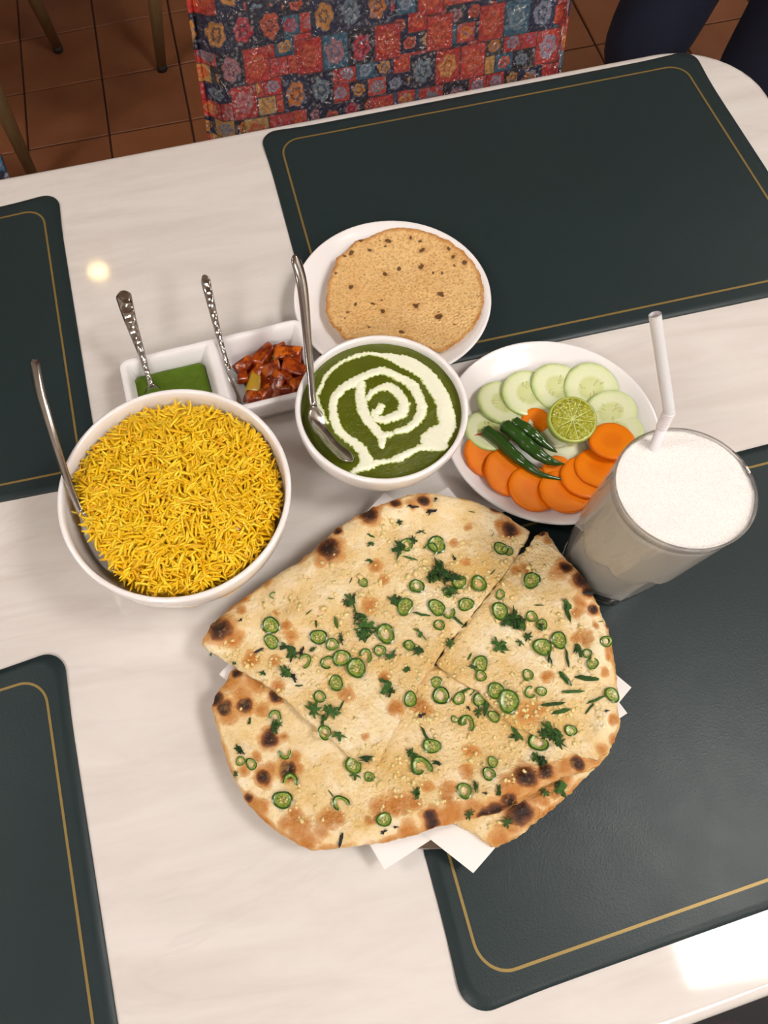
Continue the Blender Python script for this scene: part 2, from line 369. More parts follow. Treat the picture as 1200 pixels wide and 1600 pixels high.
D={"naan":{"tl":[[-50.5,144.4,1],[-47.8,149.6,1],[-41.0,158.0,1],[-22.7,168.7,1],[5.9,182.2,1],[31.8,192.0,1],[48.4,202.2,1],[62.6,212.0,1],[81.7,220.5,1],[102.7,226.0,1],[123.3,229.4,1],[138.8,227.9,1],[151.1,222.1,1],[168.7,214.7,1],[184.7,202.8,1],[195.4,190.0,1],[202.2,182.3,1],[198.7,177.3,0],[193.3,172.2,0],[185.4,163.6,0],[174.9,154.1,0],[161.4,143.4,0],[144.4,129.7,0],[121.0,111.4,0],[97.3,90.7,0],[80.0,71.7,0],[64.4,53.0,0],[55.4,42.8,0],[45.8,42.4,0],[36.5,49.5,0],[31.6,56.7,0],[22.7,66.9,0],[13.7,77.2,0],[5.0,89.8,0],[-6.1,103.0,0],[-13.9,110.4,0],[-27.8,123.1,0],[-37.9,132.0,0],[-46.1,139.2,0]],"rt":[[209.5,178.6,0],[211.7,176.9,1],[213.0,170.2,1],[214.1,163.1,1],[217.5,152.0,1],[222.5,141.4,1],[225.5,135.5,1],[225.8,126.5,1],[227.1,114.8,1],[228.8,101.0,1],[228.9,91.3,1],[226.9,74.9,1],[224.3,60.2,1],[219.9,46.0,1],[217.6,37.1,1],[211.1,28.2,1],[204.0,21.6,1],[195.7,18.6,0],[187.3,22.6,0],[178.4,29.1,0],[164.0,39.2,0],[148.9,49.2,0],[140.7,62.7,0],[133.5,75.9,0],[120.8,86.3,0],[110.6,100.0,0],[120.9,109.6,0],[145.0,128.6,0],[162.6,143.0,0],[176.9,154.2,0],[187.8,164.6,0],[197.0,169.4,0],[203.4,176.6,0]],"bt":[[-28.9,124.6,1],[-33.1,122.1,1],[-38.9,114.3,1],[-46.9,107.1,1],[-50.3,100.0,1],[-50.0,93.2,1],[-48.4,82.7,1],[-47.0,71.5,1],[-44.5,56.0,1],[-41.1,44.5,1],[-36.3,33.7,1],[-30.6,23.8,1],[-20.6,12.4,1],[-9.6,3.0,1],[-0.2,-3.3,1],[14.2,-5.0,1],[30.9,-5.9,1],[47.5,-7.1,1],[64.6,-6.2,1],[82.0,-4.1,1],[99.4,-2.3,1],[119.2,-2.6,1],[131.7,-0.4,1],[143.4,3.1,1],[158.0,8.7,1],[169.7,11.9,1],[188.1,13.1,1],[198.9,15.7,1],[206.7,22.2,1],[210.3,35.9,0],[193.2,49.7,0],[166.7,63.3,0],[141.4,83.6,0],[109.3,98.7,0],[55.7,104.1,0],[3.8,120.8,0]],"un":[[96.8,-2.9,0],[107.9,-13.2,0],[116.1,-21.2,0],[121.1,-21.7,1],[133.7,-18.8,1],[141.4,-14.6,1],[153.7,-9.2,1],[164.6,-4.3,1],[176.5,1.7,1],[185.8,7.8,1],[195.4,13.1,1],[206.1,21.2,1],[202.6,33.7,0],[174.9,43.0,0],[137.7,36.8,0],[104.9,21.6,0],[89.8,5.9,0]]},"tops":{"ring":[["tl",1.1,147.2,6.2],["tl",-0.6,135.5,5.3],["tl",32.9,132.4,5.7],["tl",41.3,125.4,4.5],["tl",45.7,114.6,6.1],["tl",54.2,105.8,6.8],["tl",38.2,98.2,5.3],["tl",79.8,125.7,6.8],["tl",73.1,114.8,4.2],["tl",94.0,114.7,3.4],["tl",97.8,142.7,6.1],["tl",73.0,166.3,3.4],["tl",25.3,91.0,4.2],["tl",23.7,66.7,4.7],["bt",38.5,43.2,5.7],["bt",-12.5,29.7,6.2],["bt",-29.3,56.1,3.8],["bt",-36.2,59.3,3.2],["bt",47.4,34.0,3.4],["tl",85.7,78.2,4.9],["bt",50.5,6.2,4.7],["tl",110.8,188.9,4.9],["tl",109.9,156.2,5.3],["tl",132.3,184.8,6.6],["tl",176.7,172.5,4.9],["tl",181.0,170.0,3.9],["tl",153.9,149.8,5.9],["tl",140.8,153.3,4.9],["tl",119.8,137.8,5.9],["tl",140.7,136.3,5.1],["tl",118.3,125.2,3.9],["tl",94.1,114.8,3.9],["rt",189.6,143.7,5.9],["rt",161.9,126.7,5.9],["rt",165.9,138.4,3.5],["rt",182.1,118.6,3.9],["rt",183.0,96.6,6.2],["rt",195.0,98.8,5.5],["rt",138.5,93.0,5.5],["rt",136.7,85.1,3.9],["rt",168.1,79.8,3.9],["rt",143.5,73.5,5.5],["rt",149.8,65.0,7.4],["bt",119.3,73.4,4.3],["bt",107.7,77.6,5.9],["bt",132.1,70.1,4.3],["bt",138.8,57.5,3.9],["bt",112.5,60.5,2.3],["bt",117.2,58.3,2.9],["bt",162.4,36.0,6.2],["rt",184.4,39.3,3.9],["rt",217.6,56.7,4.9],["rt",224.0,91.3,4.3],["rt",209.9,86.2,3.1],["rt",211.1,78.9,3.9],["bt",92.7,46.0,5.5],["bt",129.3,28.9,3.5],["bt",124.3,21.9,4.3],["bt",106.2,14.5,4.9],["bt",107.2,87.2,3.9],["rt",173.5,67.6,3.5],["tl",130.7,147.4,3.5],["rt",187.0,111.5,3.9]],"curl":[["tl",35.2,113.5,4.7],["tl",7.2,168.5,2.8],["tl",20.1,117.6,4.7],["bt",-7.6,84.2,4.7],["bt",-5.1,60.0,4.7],["bt",80.3,34.2,4.7],["bt",25.1,20.8,5.3],["bt",-5.5,39.7,5.7],["tl",62.6,113.2,4.7],["tl",127.0,133.5,4.9],["tl",110.5,156.3,5.1],["bt",120.2,56.5,5.1],["bt",82.6,34.3,6.8],["tl",126.6,181.4,5.5],["rt",165.8,68.2,3.9],["rt",169.5,118.5,3.9]],"leaf":[["tl",103.8,186.9,7.6],["tl",91.6,148.3,6.4],["tl",61.1,154.2,7.6],["tl",64.2,142.3,6.4],["tl",66.6,134.4,8.5],["tl",64.1,127.4,5.7],["tl",71.9,89.0,8.5],["tl",8.2,129.8,5.7],["tl",11.8,125.5,6.4],["tl",5.8,112.2,6.8],["tl",30.9,80.6,7.2],["tl",19.3,82.7,6.4],["tl",24.7,75.4,5.3],["bt",-9.7,77.4,6.8],["bt",-35.8,66.9,5.7],["tl",47.0,45.2,5.3],["tl",48.3,128.6,4.5],["tl",27.2,124.7,3.8],["tl",85.1,194.6,4.5],["tl",81.1,181.4,4.2],["tl",79.6,110.0,5.3],["tl",98.8,109.1,4.5],["tl",32.4,63.4,5.3],["bt",37.9,36.8,5.3],["tl",-10.6,114.7,3.4],["bt",75.4,18.3,3.8],["bt",78.2,42.7,4.9],["tl",88.2,98.6,3.8],["bt",-25.8,84.9,3.4],["bt",47.9,32.7,3.0],["bt",-41.4,51.4,3.0],["tl",-30.1,125.7,2.6],["tl",-44.8,135.2,2.3],["bt",-6.8,78.9,3.4],["tl",130.4,163.4,11.7],["tl",136.2,157.2,8.8],["tl",123.5,162.7,7.8],["tl",133.0,148.9,7.0],["rt",170.0,120.2,8.6],["rt",172.9,114.9,7.8],["rt",164.7,117.6,6.6],["rt",171.5,42.1,9.0],["rt",173.7,35.8,7.0],["rt",166.6,40.5,5.9],["tl",103.5,121.8,5.5],["tl",122.0,111.7,3.9],["tl",99.9,111.2,4.3],["rt",154.8,102.7,6.6],["rt",207.2,121.1,5.1],["rt",205.8,89.7,5.9],["un",169.6,5.6,6.6],["un",158.3,5.2,4.3],["bt",106.0,0.1,4.7],["un",129.2,-8.6,4.3],["bt",160.3,23.8,7.8],["bt",93.3,34.9,4.7],["bt",78.2,44.3,5.1],["bt",76.1,19.0,5.1],["bt",113.9,15.6,4.3],["bt",129.6,62.6,5.1],["bt",148.5,41.9,5.1],["rt",185.8,110.3,5.1],["rt",185.6,89.3,5.1],["rt",133.7,92.0,3.9],["rt",169.2,102.6,4.7],["tl",88.5,98.6,3.5],["rt",175.4,105.1,4.3],["tl",110.1,207.8,3.5],["tl",116.7,191.7,3.9],["bt",127.0,10.8,3.9]],"strip":[["tl",29.6,151.7,3.0],["tl",47.3,140.8,4.9],["tl",47.5,158.7,2.6],["tl",64.5,169.5,2.6],["tl",86.6,201.4,3.4],["tl",125.0,196.8,3.4],["tl",38.1,81.8,4.9],["tl",33.2,142.6,3.0],["tl",111.0,178.4,5.7],["bt",20.0,28.0,3.0],["tl",12.5,101.2,3.0],["tl",132.3,125.8,6.6],["tl",107.9,135.2,6.6],["rt",205.7,115.9,6.6],["rt",196.9,86.2,6.6],["rt",178.3,58.0,8.6],["rt",181.7,52.2,6.6],["rt",206.2,55.4,6.6],["rt",201.3,51.1,5.1],["bt",136.2,65.8,7.8],["bt",90.4,54.1,6.6],["bt",130.4,76.6,4.3],["bt",125.5,78.4,4.3],["rt",189.4,125.4,3.5],["tl",166.2,156.3,3.1],["rt",133.1,99.4,3.1],["tl",122.9,197.1,3.9],["tl",163.9,204.8,2.7],["rt",205.0,70.4,7.8],["rt",194.1,63.7,7.8],["rt",225.2,105.3,2.3],["bt",150.9,44.0,5.9],["tl",174.4,184.3,2.0]],"slab":[["rt",191.9,72.9,9.8]],"burnt":[["tl",134.5,211.4,7.0],["tl",122.2,217.1,5.1],["tl",140.6,219.8,4.3],["tl",142.2,172.1,4.3],["rt",222.5,125.8,5.1],["bt",91.1,67.0,5.1],["rt",210.4,47.2,3.1],["rt",167.2,119.9,4.7],["bt",123.9,66.3,3.5],["tl",10.2,107.8,6.4],["bt",20.3,-1.3,5.7],["bt",48.3,-1.1,4.2],["bt",56.9,0.5,3.0],["tl",-10.4,131.1,4.5],["tl",18.7,124.2,6.4],["tl",82.8,181.0,2.6],["tl",10.9,120.6,3.0],["tl",-19.9,155.2,3.4],["bt",118.5,10.7,3.1],["rt",184.7,112.4,2.7]]},"spots":[["tl",53.6,196.8,8.9,"d"],["tl",46.2,188.3,5.0,"b"],["tl",-35.8,152.9,8.9,"d"],["tl",-43.7,148.8,4.8,"b"],["tl",-19.4,164.0,4.3,"b"],["bt",-41.4,97.3,5.4,"d"],["bt",-27.4,96.5,5.4,"d"],["bt",-46.5,104.4,5.0,"d"],["bt",-35.0,115.6,9.7,"b"],["bt",-17.6,112.4,9.7,"b"],["bt",-38.8,91.6,7.8,"b"],["bt",-15.9,91.7,5.4,"b"],["bt",-14.3,70.9,5.8,"d"],["bt",-4.1,69.9,4.3,"b"],["bt",-5.6,48.3,5.8,"d"],["bt",1.9,47.3,4.8,"b"],["bt",-22.1,46.6,5.4,"d"],["bt",-17.9,50.8,5.8,"b"],["bt",-24.8,60.3,4.3,"b"],["bt",1.8,55.5,4.8,"b"],["bt",-5.4,18.3,5.8,"b"],["bt",15.1,13.1,7.8,"b"],["bt",21.7,12.8,4.7,"b"],["bt",8.8,6.5,5.8,"b"],["bt",-31.4,32.2,5.0,"b"],["bt",-27.0,28.3,5.8,"b"],["tl",-26.3,143.7,7.4,"b"],["tl",-16.6,126.3,6.6,"b"],["tl",-1.4,121.6,5.0,"b"],["tl",12.1,145.7,4.3,"b"],["tl",14.0,137.0,5.8,"b"],["tl",73.6,148.9,7.0,"b"],["tl",87.5,165.4,4.3,"b"],["tl",72.7,96.2,4.7,"b"],["tl",44.1,89.3,5.4,"b"],["tl",-1.1,103.8,5.8,"b"],["bt",-4.9,98.5,4.3,"d"],["tl",89.6,218.4,7.0,"d"],["tl",95.3,222.4,5.8,"b"],["tl",110.9,223.5,4.3,"d"],["bt",-0.7,0.5,7.8,"b"],["bt",60.2,13.9,7.8,"b"],["bt",50.2,14.0,7.8,"b"],["bt",41.1,7.1,4.3,"b"],["bt",62.2,-4.5,5.0,"b"],["bt",-5.3,10.5,9.7,"b"],["bt",-12.7,14.9,5.8,"b"],["tl",84.6,176.7,5.8,"b"],["tl",74.4,74.3,6.2,"b"],["tl",-14.4,171.7,3.9,"b"],["tl",3.7,179.9,4.3,"b"],["tl",64.0,210.1,3.1,"d"],["bt",-29.8,120.0,3.9,"d"],["bt",-34.9,36.0,3.5,"d"],["bt",-34.5,53.7,4.3,"b"],["tl",6.7,156.1,2.7,"b"],["tl",50.3,59.4,3.1,"b"],["bt",-27.7,105.3,7.8,"b"],["tl",132.2,221.6,5.2,"d"],["tl",123.0,220.2,5.2,"b"],["tl",187.4,185.8,6.0,"d"],["tl",182.8,189.9,6.0,"b"],["tl",158.9,194.1,3.4,"b"],["tl",145.5,183.8,4.0,"b"],["tl",149.6,167.7,3.4,"b"],["rt",182.0,154.5,4.0,"b"],["rt",213.6,148.0,4.8,"d"],["rt",208.5,145.5,6.8,"b"],["rt",221.3,136.4,6.4,"d"],["rt",223.3,128.4,5.2,"d"],["rt",214.4,122.1,5.2,"b"],["rt",211.4,114.6,5.2,"b"],["rt",221.9,115.0,4.0,"d"],["rt",209.9,97.7,6.0,"b"],["rt",212.4,94.5,4.8,"b"],["rt",220.3,103.6,3.2,"b"],["rt",223.4,81.8,3.6,"b"],["rt",217.8,72.3,3.2,"b"],["rt",180.8,76.8,4.8,"b"],["rt",158.9,54.7,8.0,"b"],["rt",167.4,56.6,5.6,"b"],["bt",147.3,15.4,7.2,"d"],["bt",160.7,17.1,5.2,"d"],["bt",173.6,17.3,6.8,"b"],["bt",183.4,18.1,5.0,"d"],["un",139.2,-3.9,8.8,"d"],["bt",133.1,2.5,5.6,"d"],["bt",122.7,-0.9,6.0,"d"],["bt",115.7,-1.6,4.8,"d"],["un",151.8,3.6,8.0,"b"],["un",163.0,6.5,8.0,"b"],["bt",135.6,11.0,10.0,"b"],["bt",96.4,17.8,6.0,"b"],["bt",94.2,12.6,4.8,"b"],["bt",117.9,38.9,5.6,"b"],["bt",110.8,26.0,5.0,"b"],["bt",84.3,20.8,4.4,"b"],["bt",80.9,-1.9,5.2,"d"],["bt",80.5,2.9,4.8,"d"],["bt",66.8,-4.2,8.0,"b"],["bt",95.9,3.4,8.8,"b"],["bt",88.2,-0.0,8.0,"b"],["bt",109.1,1.9,8.8,"b"],["bt",61.4,-5.6,4.8,"b"],["bt",92.4,72.1,7.2,"b"],["bt",64.5,13.7,8.0,"b"],["bt",71.2,13.3,6.0,"b"],["un",155.7,-0.4,5.2,"b"],["un",165.0,2.1,4.4,"b"],["un",121.7,-16.7,8.0,"b"],["un",174.6,10.2,6.0,"b"],["tl",173.1,216.5,4.0,"d"],["tl",183.7,205.7,4.8,"d"],["tl",160.4,220.2,4.0,"b"],["rt",206.5,177.8,3.2,"d"],["rt",209.5,170.6,3.6,"b"],["rt",225.5,85.7,4.8,"b"],["rt",231.7,100.5,3.2,"d"],["rt",213.5,41.2,4.0,"b"],["rt",209.9,28.5,4.8,"b"],["bt",193.6,20.4,6.8,"b"],["rt",199.6,23.7,5.2,"b"],["rt",188.2,153.9,4.0,"b"],["bt",164.0,14.1,6.0,"b"],["un",131.5,-12.1,6.0,"b"],["un",148.4,-7.1,6.0,"b"]],"cuc":[[202.6,279.6],[221.7,301.9],[243.8,305.9],[268.7,306.7],[293.7,299.3],[300.9,273.7],[298.7,256.8]],"car":[[196.1,258.3],[207.6,239.7],[221.9,221.8],[243.8,214.4],[263.0,222.7],[275.0,227.9],[290.2,246.1]],"onion":[[258.9,255.0],[251.8,271.8]],"bits":[[242.5,280.8],[245.6,235.5]],"lime":[[264.2,268.5]],"chil":[[[198.0,278.2],[205.5,268.0],[212.4,255.2],[219.6,244.2],[230.6,231.3],[247.5,223.4]],[[212.3,277.6],[220.2,265.8],[226.0,254.9],[234.4,243.1],[241.7,237.5],[249.1,235.1]],[[221.0,279.3],[228.2,271.7],[234.8,263.2],[241.1,254.4],[247.8,246.9]]],"papad":[[176.5,498.7],[192.3,493.5],[207.2,485.0],[221.2,474.0],[231.2,458.5],[236.6,442.3],[238.7,432.3],[237.8,418.0],[234.7,404.4],[229.4,391.6],[219.8,378.0],[208.5,368.8],[195.3,361.2],[183.4,358.2],[172.9,366.3],[163.0,377.2],[147.8,380.6],[132.6,384.0],[117.0,385.6],[108.6,387.5],[103.7,398.4],[99.5,409.3],[98.8,421.5],[103.3,439.0],[107.8,452.5],[115.6,465.6],[120.2,475.2],[131.8,482.2],[140.6,491.1],[149.4,492.3],[164.1,496.6]],"papspots":[[171.2,487.1,3.0],[165.9,482.8,1.6],[145.9,492.0,2.6],[134.5,478.8,2.6],[127.0,475.8,1.6],[163.1,489.0,1.6],[190.1,484.7,2.3],[197.3,469.9,2.3],[172.9,456.3,2.0],[160.0,453.4,2.8],[193.1,453.6,2.5],[193.1,456.8,1.3],[204.1,454.2,1.3],[208.3,442.0,1.6],[221.0,446.0,1.6],[229.4,446.1,2.8],[222.7,455.2,2.3],[141.0,455.7,1.3],[126.6,443.5,3.3],[150.0,426.5,1.6],[141.1,422.4,2.0],[127.3,424.2,2.0],[117.2,417.3,2.0],[113.9,412.0,1.1],[132.8,398.3,1.6],[177.0,413.3,3.3],[180.7,415.3,1.6],[200.4,418.5,3.3],[203.3,420.3,1.6],[193.7,396.8,2.8],[194.2,401.7,1.3],[204.1,384.5,1.5],[158.5,387.0,2.0],[180.7,368.9,1.1],[230.9,406.9,1.3],[107.6,397.9,1.0],[147.6,413.4,2.3],[200.7,444.4,1.6],[151.8,480.7,2.3],[220.2,464.4,2.3],[198.1,479.5,2.0],[115.1,459.3,1.6]],"cream":[[[114.6,294.9,3.42],[112.4,291.5,3.42],[108.6,290.7,2.8],[108.7,284.9,3.42],[114.6,282.8,4.04],[121.9,283.7,4.04],[128.8,285.5,4.66],[132.5,293.0,4.35],[131.6,299.9,4.04],[128.9,306.4,4.35],[124.2,310.9,4.04],[116.9,310.8,3.11],[110.7,308.7,2.8],[106.6,303.7,2.49]],[[81.3,245.0,2.18],[88.1,247.5,4.04],[94.1,249.4,5.28],[92.5,260.8,4.04],[88.7,268.8,3.73],[83.0,274.8,3.42],[78.8,281.4,3.73],[77.4,291.6,3.73],[78.4,303.0,3.42],[82.2,310.7,3.73],[89.3,316.8,4.04],[98.9,320.7,4.66],[106.9,324.1,3.42],[114.7,325.9,3.73],[122.2,326.9,4.04],[129.7,321.7,3.73],[137.0,315.8,4.04],[142.4,308.6,4.66],[144.5,297.1,4.04],[145.2,288.6,4.04],[141.8,281.0,4.04],[136.2,275.7,3.73],[128.8,271.5,3.42],[120.9,270.8,2.8]],[[104.1,317.9,4.04],[100.8,306.6,4.35],[100.3,294.9,4.66],[101.9,286.3,4.35],[106.0,276.4,4.04],[109.2,269.2,4.04],[107.2,260.8,2.49]],[[109.4,270.0,3.73],[115.6,269.5,2.8]],[[71.2,289.6,1.55],[69.1,300.0,1.86],[68.0,308.7,2.18],[68.6,315.3,2.18],[73.8,322.8,1.86],[78.3,330.4,2.02],[84.6,336.0,1.71],[94.7,341.7,1.86],[105.7,344.6,2.02],[116.1,345.0,2.18],[125.6,341.1,2.18],[132.2,337.8,3.73],[139.7,332.6,6.21],[148.2,325.5,6.53],[154.8,317.1,6.53],[158.1,307.7,6.84],[161.0,296.9,6.84],[161.8,286.7,6.21],[160.6,277.0,7.46],[159.9,269.0,6.53],[154.9,263.6,7.15],[150.1,261.4,9.32],[142.6,259.7,6.84],[150.7,253.2,5.28],[134.3,254.3,2.8],[126.7,252.0,2.8],[117.6,249.1,3.42],[111.8,248.0,2.18],[100.9,248.7,2.8],[93.9,248.6,4.66]],[[68.2,309.5,1.86],[69.3,300.8,1.86],[70.9,291.3,1.24]]]}

# ---------------------------------------------------------------- the room
FX0, FX1, FY0, FY1 = -3.0, 3.4, -2.9, 4.2
def build_room():
    fl = obj('floor', *box(FX0, FX1, FY0, FY1, -.06, -.006), 'grout', smooth=False); tag(fl, kind='structure')
    tile = data('tile', *bevel(*box(-.0985, .0985, -.0995, .0995, -.006, 0), .0018, 1), 'terracotta', smooth=False)
    for i in range(-6, 12):
        for j in range(-2, 9):
            x = .0355+.1008+.2015*i; y = 1.6555+.1016+.2033*j
            link('tile', tile, fl, (x, y, 0), (rnd.uniform(-.003, .003), rnd.uniform(-.003, .003), 0))
    far = [(i, j) for i in range(-14, 16) for j in range(-22, 13) if not (-6 <= i < 12 and -2 <= j < 9)]; parts = []
    for i, j in far:
        x, y = .0355+.1008+.2015*i, 1.6555+.1016+.2033*j
        if FX0+.1 < x < FX1-.1 and FY0+.1 < y < FY1-.1: parts.append(box(x-.0985, x+.0985, y-.0995, y+.0995, -.006, 0))
    tag(obj('tile_field', *merge(parts), 'terracotta', fl, smooth=False), kind='stuff')
    def st(name, b, m): tag(obj(name, *box(*b), m, smooth=False), kind='structure')
    H = 2.65
    st('ceiling', (FX0, FX1, FY0, FY1, H, H+.05), 'ceiling_paint')
    st('wall_left', (FX0-.05, FX0, FY0, FY1, -.06, H), 'plaster'); st('wall_right', (FX1, FX1+.05, FY0, FY1, -.06, H), 'plaster')
    st('wall_front', (FX0, FX1, FY0-.05, FY0, -.06, H), 'plaster'); st('wall_back', (FX0, FX1, FY1, FY1+.05, -.06, H), 'plaster')
    for i, (x, y, sx, sy, e) in enumerate(PANELS):
        lab = ['square white ceiling light panel nearest above the table end', 'square white ceiling light panel behind the camera on the left', 'square white ceiling light panel behind the camera on the right',
               'added fill light panel on the ceiling near the left wall', 'added fill light panel on the ceiling far over the right side'][i]
        t = thing('ceiling_light', (x, y, H-.012), lab, 'light', 'ceiling light panels')
        m = MT['panel_light'].copy(); emission(m, 'fffaf5', e); MT['pl%d' % i] = m
        obj('diffuser', *box(-sx/2+.012, sx/2-.012, -sy/2+.012, sy/2-.012, .0, .004), 'pl%d' % i, t, smooth=False)
        fr = [box(-sx/2, sx/2, a, b, -.003, .012) for a, b in ((-sy/2, -sy/2+.012), (sy/2-.012, sy/2))]+[box(a, b, -sy/2+.012, sy/2-.012, -.003, .012) for a, b in ((-sx/2, -sx/2+.012), (sx/2-.012, sx/2))]
        obj('frame', *merge(fr), 'ceiling_paint', t, smooth=False)
    m = MT['panel_light'].copy(); MT['spot_glow'] = m
    for i, (x, y, e) in enumerate(SPOTS):
        if not e: continue
        t = thing('downlight', (x, y, H-.02), ['small warm round downlight over the table behind', '', 'small warm round downlight in the far right of the ceiling'][i], 'light')
        m = MT['panel_light'].copy(); emission(m, 'ffd98a', e); MT['sg%d' % i] = m
        obj('lamp', *lathe([(0, .004), (.038, .004), (.038, .008), (0, .008)], 24), 'sg%d' % i, t)
        obj('trim_ring', *lathe([(.040, 0), (.052, .004), (.055, .02), (.040, .02), (.040, 0)], 32), 'ceramic', t)
build_room()

# ---------------------------------------------------------------- tables
def build_tables():
    t = thing('dining_table', (0, .27, 0), 'white marble-look dining table with rounded corners carrying the meal', 'table')
    P = round_poly([(-.70, -.262), (.20, -.1435), (.583, -.090), (.583, .6835), (-.70, .674)], [.06, .3, .06, .085, .08], 10)
    V, F = slab([p for p in P], T-.032, T, .009, 5)
    V = [(v[0], v[1]-.27, v[2]) for v in V]; o = obj('tabletop', V, F, 'marble', t); sharp(o.data, 50)
    for x in (-.42, .32):
        obj('pedestal', *[[(p[0]+x, p[1]-.02, p[2]) for p in q] if i == 0 else q for i, q in enumerate(lathe([(0, .03), (.05, .03), (.036, .06), (.034, .66), (.10, .70), (.10, T-.033), (0, T-.033)], 28))], 'dark_metal', t)
        obj('foot', *bevel(*box(x-.05, x+.05, -.30, .26, 0, .03), .008), 'dark_metal', t)
    t = thing('rear_table', (-.4, 3.05, 0), 'dark wooden table standing behind, beyond the tiled aisle', 'table')
    o = obj('tabletop', *slab(round_poly([(-.85, -.42), (1.15, -.42), (1.15, .42), (-.85, .42)], .05), T-.03, T, .006), 'wood_top', t); sharp(o.data, 50)
    for x in (-.5, .8): obj('pedestal', *tube([(x, 0.2, 0), (x, 0.2, T-.03)], .04, 16), 'dark_metal', t)
build_tables()

def placemat(C, label):
    """C: corners TL, TR, BR, BL on the table"""
    cx = sum(c[0] for c in C)/4; cy = sum(c[1] for c in C)/4
    t = thing('placemat', (cx, cy, T), label, 'placemat', 'green leather placemats')
    L = [Vector((c[0]-cx, c[1]-cy)) for c in C][::-1]
    def outline(ins, R):
        Q = []
        for i in range(4):
            p = L[i]; a = (L[i-1]-p).normalized(); b = (L[(i+1) % 4]-p).normalized(); Q.append(p+(a+b)*ins)
        O = densify(round_poly(Q, R, 10), .012)
        return O
    def flare(p):   # the edge bows in a little between the corners
        d = min((p-c).length for c in L); return 1+.010*math.exp(-(d/.035)**2)
    def lift(x, y):
        d = min(math.hypot(x-c.x, y-c.y) for c in L); return .0010*math.exp(-(d/.03)**2)
    O = [p*flare(p) for p in outline(0, .017)]
    XY, F, ts = ringmesh([(p.x, p.y) for p in O], 26)
    n = len(O); th = .0016
    V = [(x, y, th+lift(x, y)) for x, y in XY]; base = len(V)
    e = [V[base-n+i] for i in range(n)]
    V = V[:base-n]+[(x*.998, y*.998, z) for x, y, z in e]
    V += [(x, y, z-.0006) for x, y, z in e]+[(x, y, z-th+.0001) for x, y, z in e]+[(0, 0, .0001)]
    o0 = base-n
    for r0, r1 in ((o0, base), (base, base+n)):
        F += [(r0+i, r1+i, r1+(i+1) % n, r0+(i+1) % n) for i in range(n)]
    F += [(base+n+(i+1) % n, base+n+i, base+2*n) for i in range(n)]
    obj('mat_body', V, F, 'leather', t)
    A = outline(.0146, .020); z = th+.00025
    nA = 640
    def resample(O, n):
        P = np.array([(p.x, p.y) for p in O]+[(O[0].x, O[0].y)]); s = np.concatenate([[0], np.cumsum(np.hypot(*np.diff(P, axis=0).T))])
        q = np.linspace(0, s[-1], n, endpoint=False); return np.stack([np.interp(q, s, P[:, 0]), np.interp(q, s, P[:, 1])], 1)
    RA = resample(A, nA)
    d = np.roll(RA, -1, 0)-np.roll(RA, 1, 0); d /= np.linalg.norm(d, axis=1)[:, None]; RB = RA+np.stack([-d[:, 1], d[:, 0]], 1)*.0019
    Vg = [(x, y, z+lift(x, y)) for x, y in RA]+[(x, y, z+lift(x, y)) for x, y in RB]
    Fg = [(i, (i+1) % nA, nA+(i+1) % nA, nA+i) for i in range(nA)]
    tag(obj('gold_border', Vg, Fg, 'gold_print', t), 'thin gold border line')
placemat([(.084, .666), (.531, .670), (.542, .366), (.089, .353)], 'dark green gold-lined placemat under the papad plate, at the far right')
placemat([(-.580, .617), (-.132, .636), (-.116, .305), (-.566, .297)], 'dark green gold-lined placemat at the far left, beyond the rice bowl')
placemat([(-.606, .110), (-.161, .1665), (-.137, -.148), (-.59, -.20)], 'dark green gold-lined placemat at the near left, with no dish near it')
placemat([(.0675, .203), (.520, .236), (.530, -.054), (.078, -.1145)], 'dark green gold-lined placemat under the naan and the glass of lassi')

# ---------------------------------------------------------------- crockery
def bowl(name, c, R, H, label, foot=.42, th=.0042):
    t = thing(name, (c[0], c[1], T), label, 'bowl')
    prof = [(0, .004), (R*foot-.006, .004), (R*foot-.004, 0), (R*foot, 0), (R*foot+.001, .004)]
    for k in range(1, 15):
        u = k/14; z = .004+(H-.006)*u; prof.append((R*foot+(R-R*foot)*(1-(1-u)**2.15), z))
    for k in range(1, 6): a = PI*k/6; prof.append((R-th/2+th/2*math.cos(a), H-.002+.002*math.sin(a)))
    for k in range(13, -1, -1):
        u = k/14; z = .009+(H-.011)*u; prof.append((max(R*foot*.8+(R-th-R*foot*.8)*(1-(1-u)**2.0), 0), z))
    prof.append((0, .0085))
    obj('bowl_body', *lathe(prof, 96), 'ceramic', t); return t
def plate(name, c, R, H, label, dz=0):
    t = thing(name, (c[0], c[1], T+dz), label, 'plate')
    b = R*.60
    prof = [(0, .003), (b-.004, .003), (b-.002, .0004), (b+.001, .0004), (b+.003, .003)]
    for k in range(1, 9): u = k/8; prof.append((b+.003+(R-b-.003)*u, .003+(H-.005)*u**1.5))
    prof += [(R+.0004, H-.001), (R-.0004, H), (R-.002, H-.0003)]
    for k in range(7, -1, -1): u = k/8; prof.append((b+(R-b-.002)*u, .006+(H-.0068)*u**1.6))
    prof.append((0, .0058))
    obj('plate_body', *lathe(prof, 96), 'ceramic', t); return t
RB = (-.0495, .2446); CB = (.1136, .2925); PP = (.1578, .4242); SP = (.2500, .2697)
bowl('rice_bowl', RB, .0838, .082, 'large white bowl heaped with yellow rice', .46)
bowl('curry_bowl', CB, .0652, .062, 'white bowl of green curry with a cream swirl', .46)
plate('papad_plate', PP, .0853, .018, 'white plate under the papad on the far placemat', .0017)
plate('salad_plate', SP, .0837, .018, 'white plate holding the cucumber, carrot and lime salad')

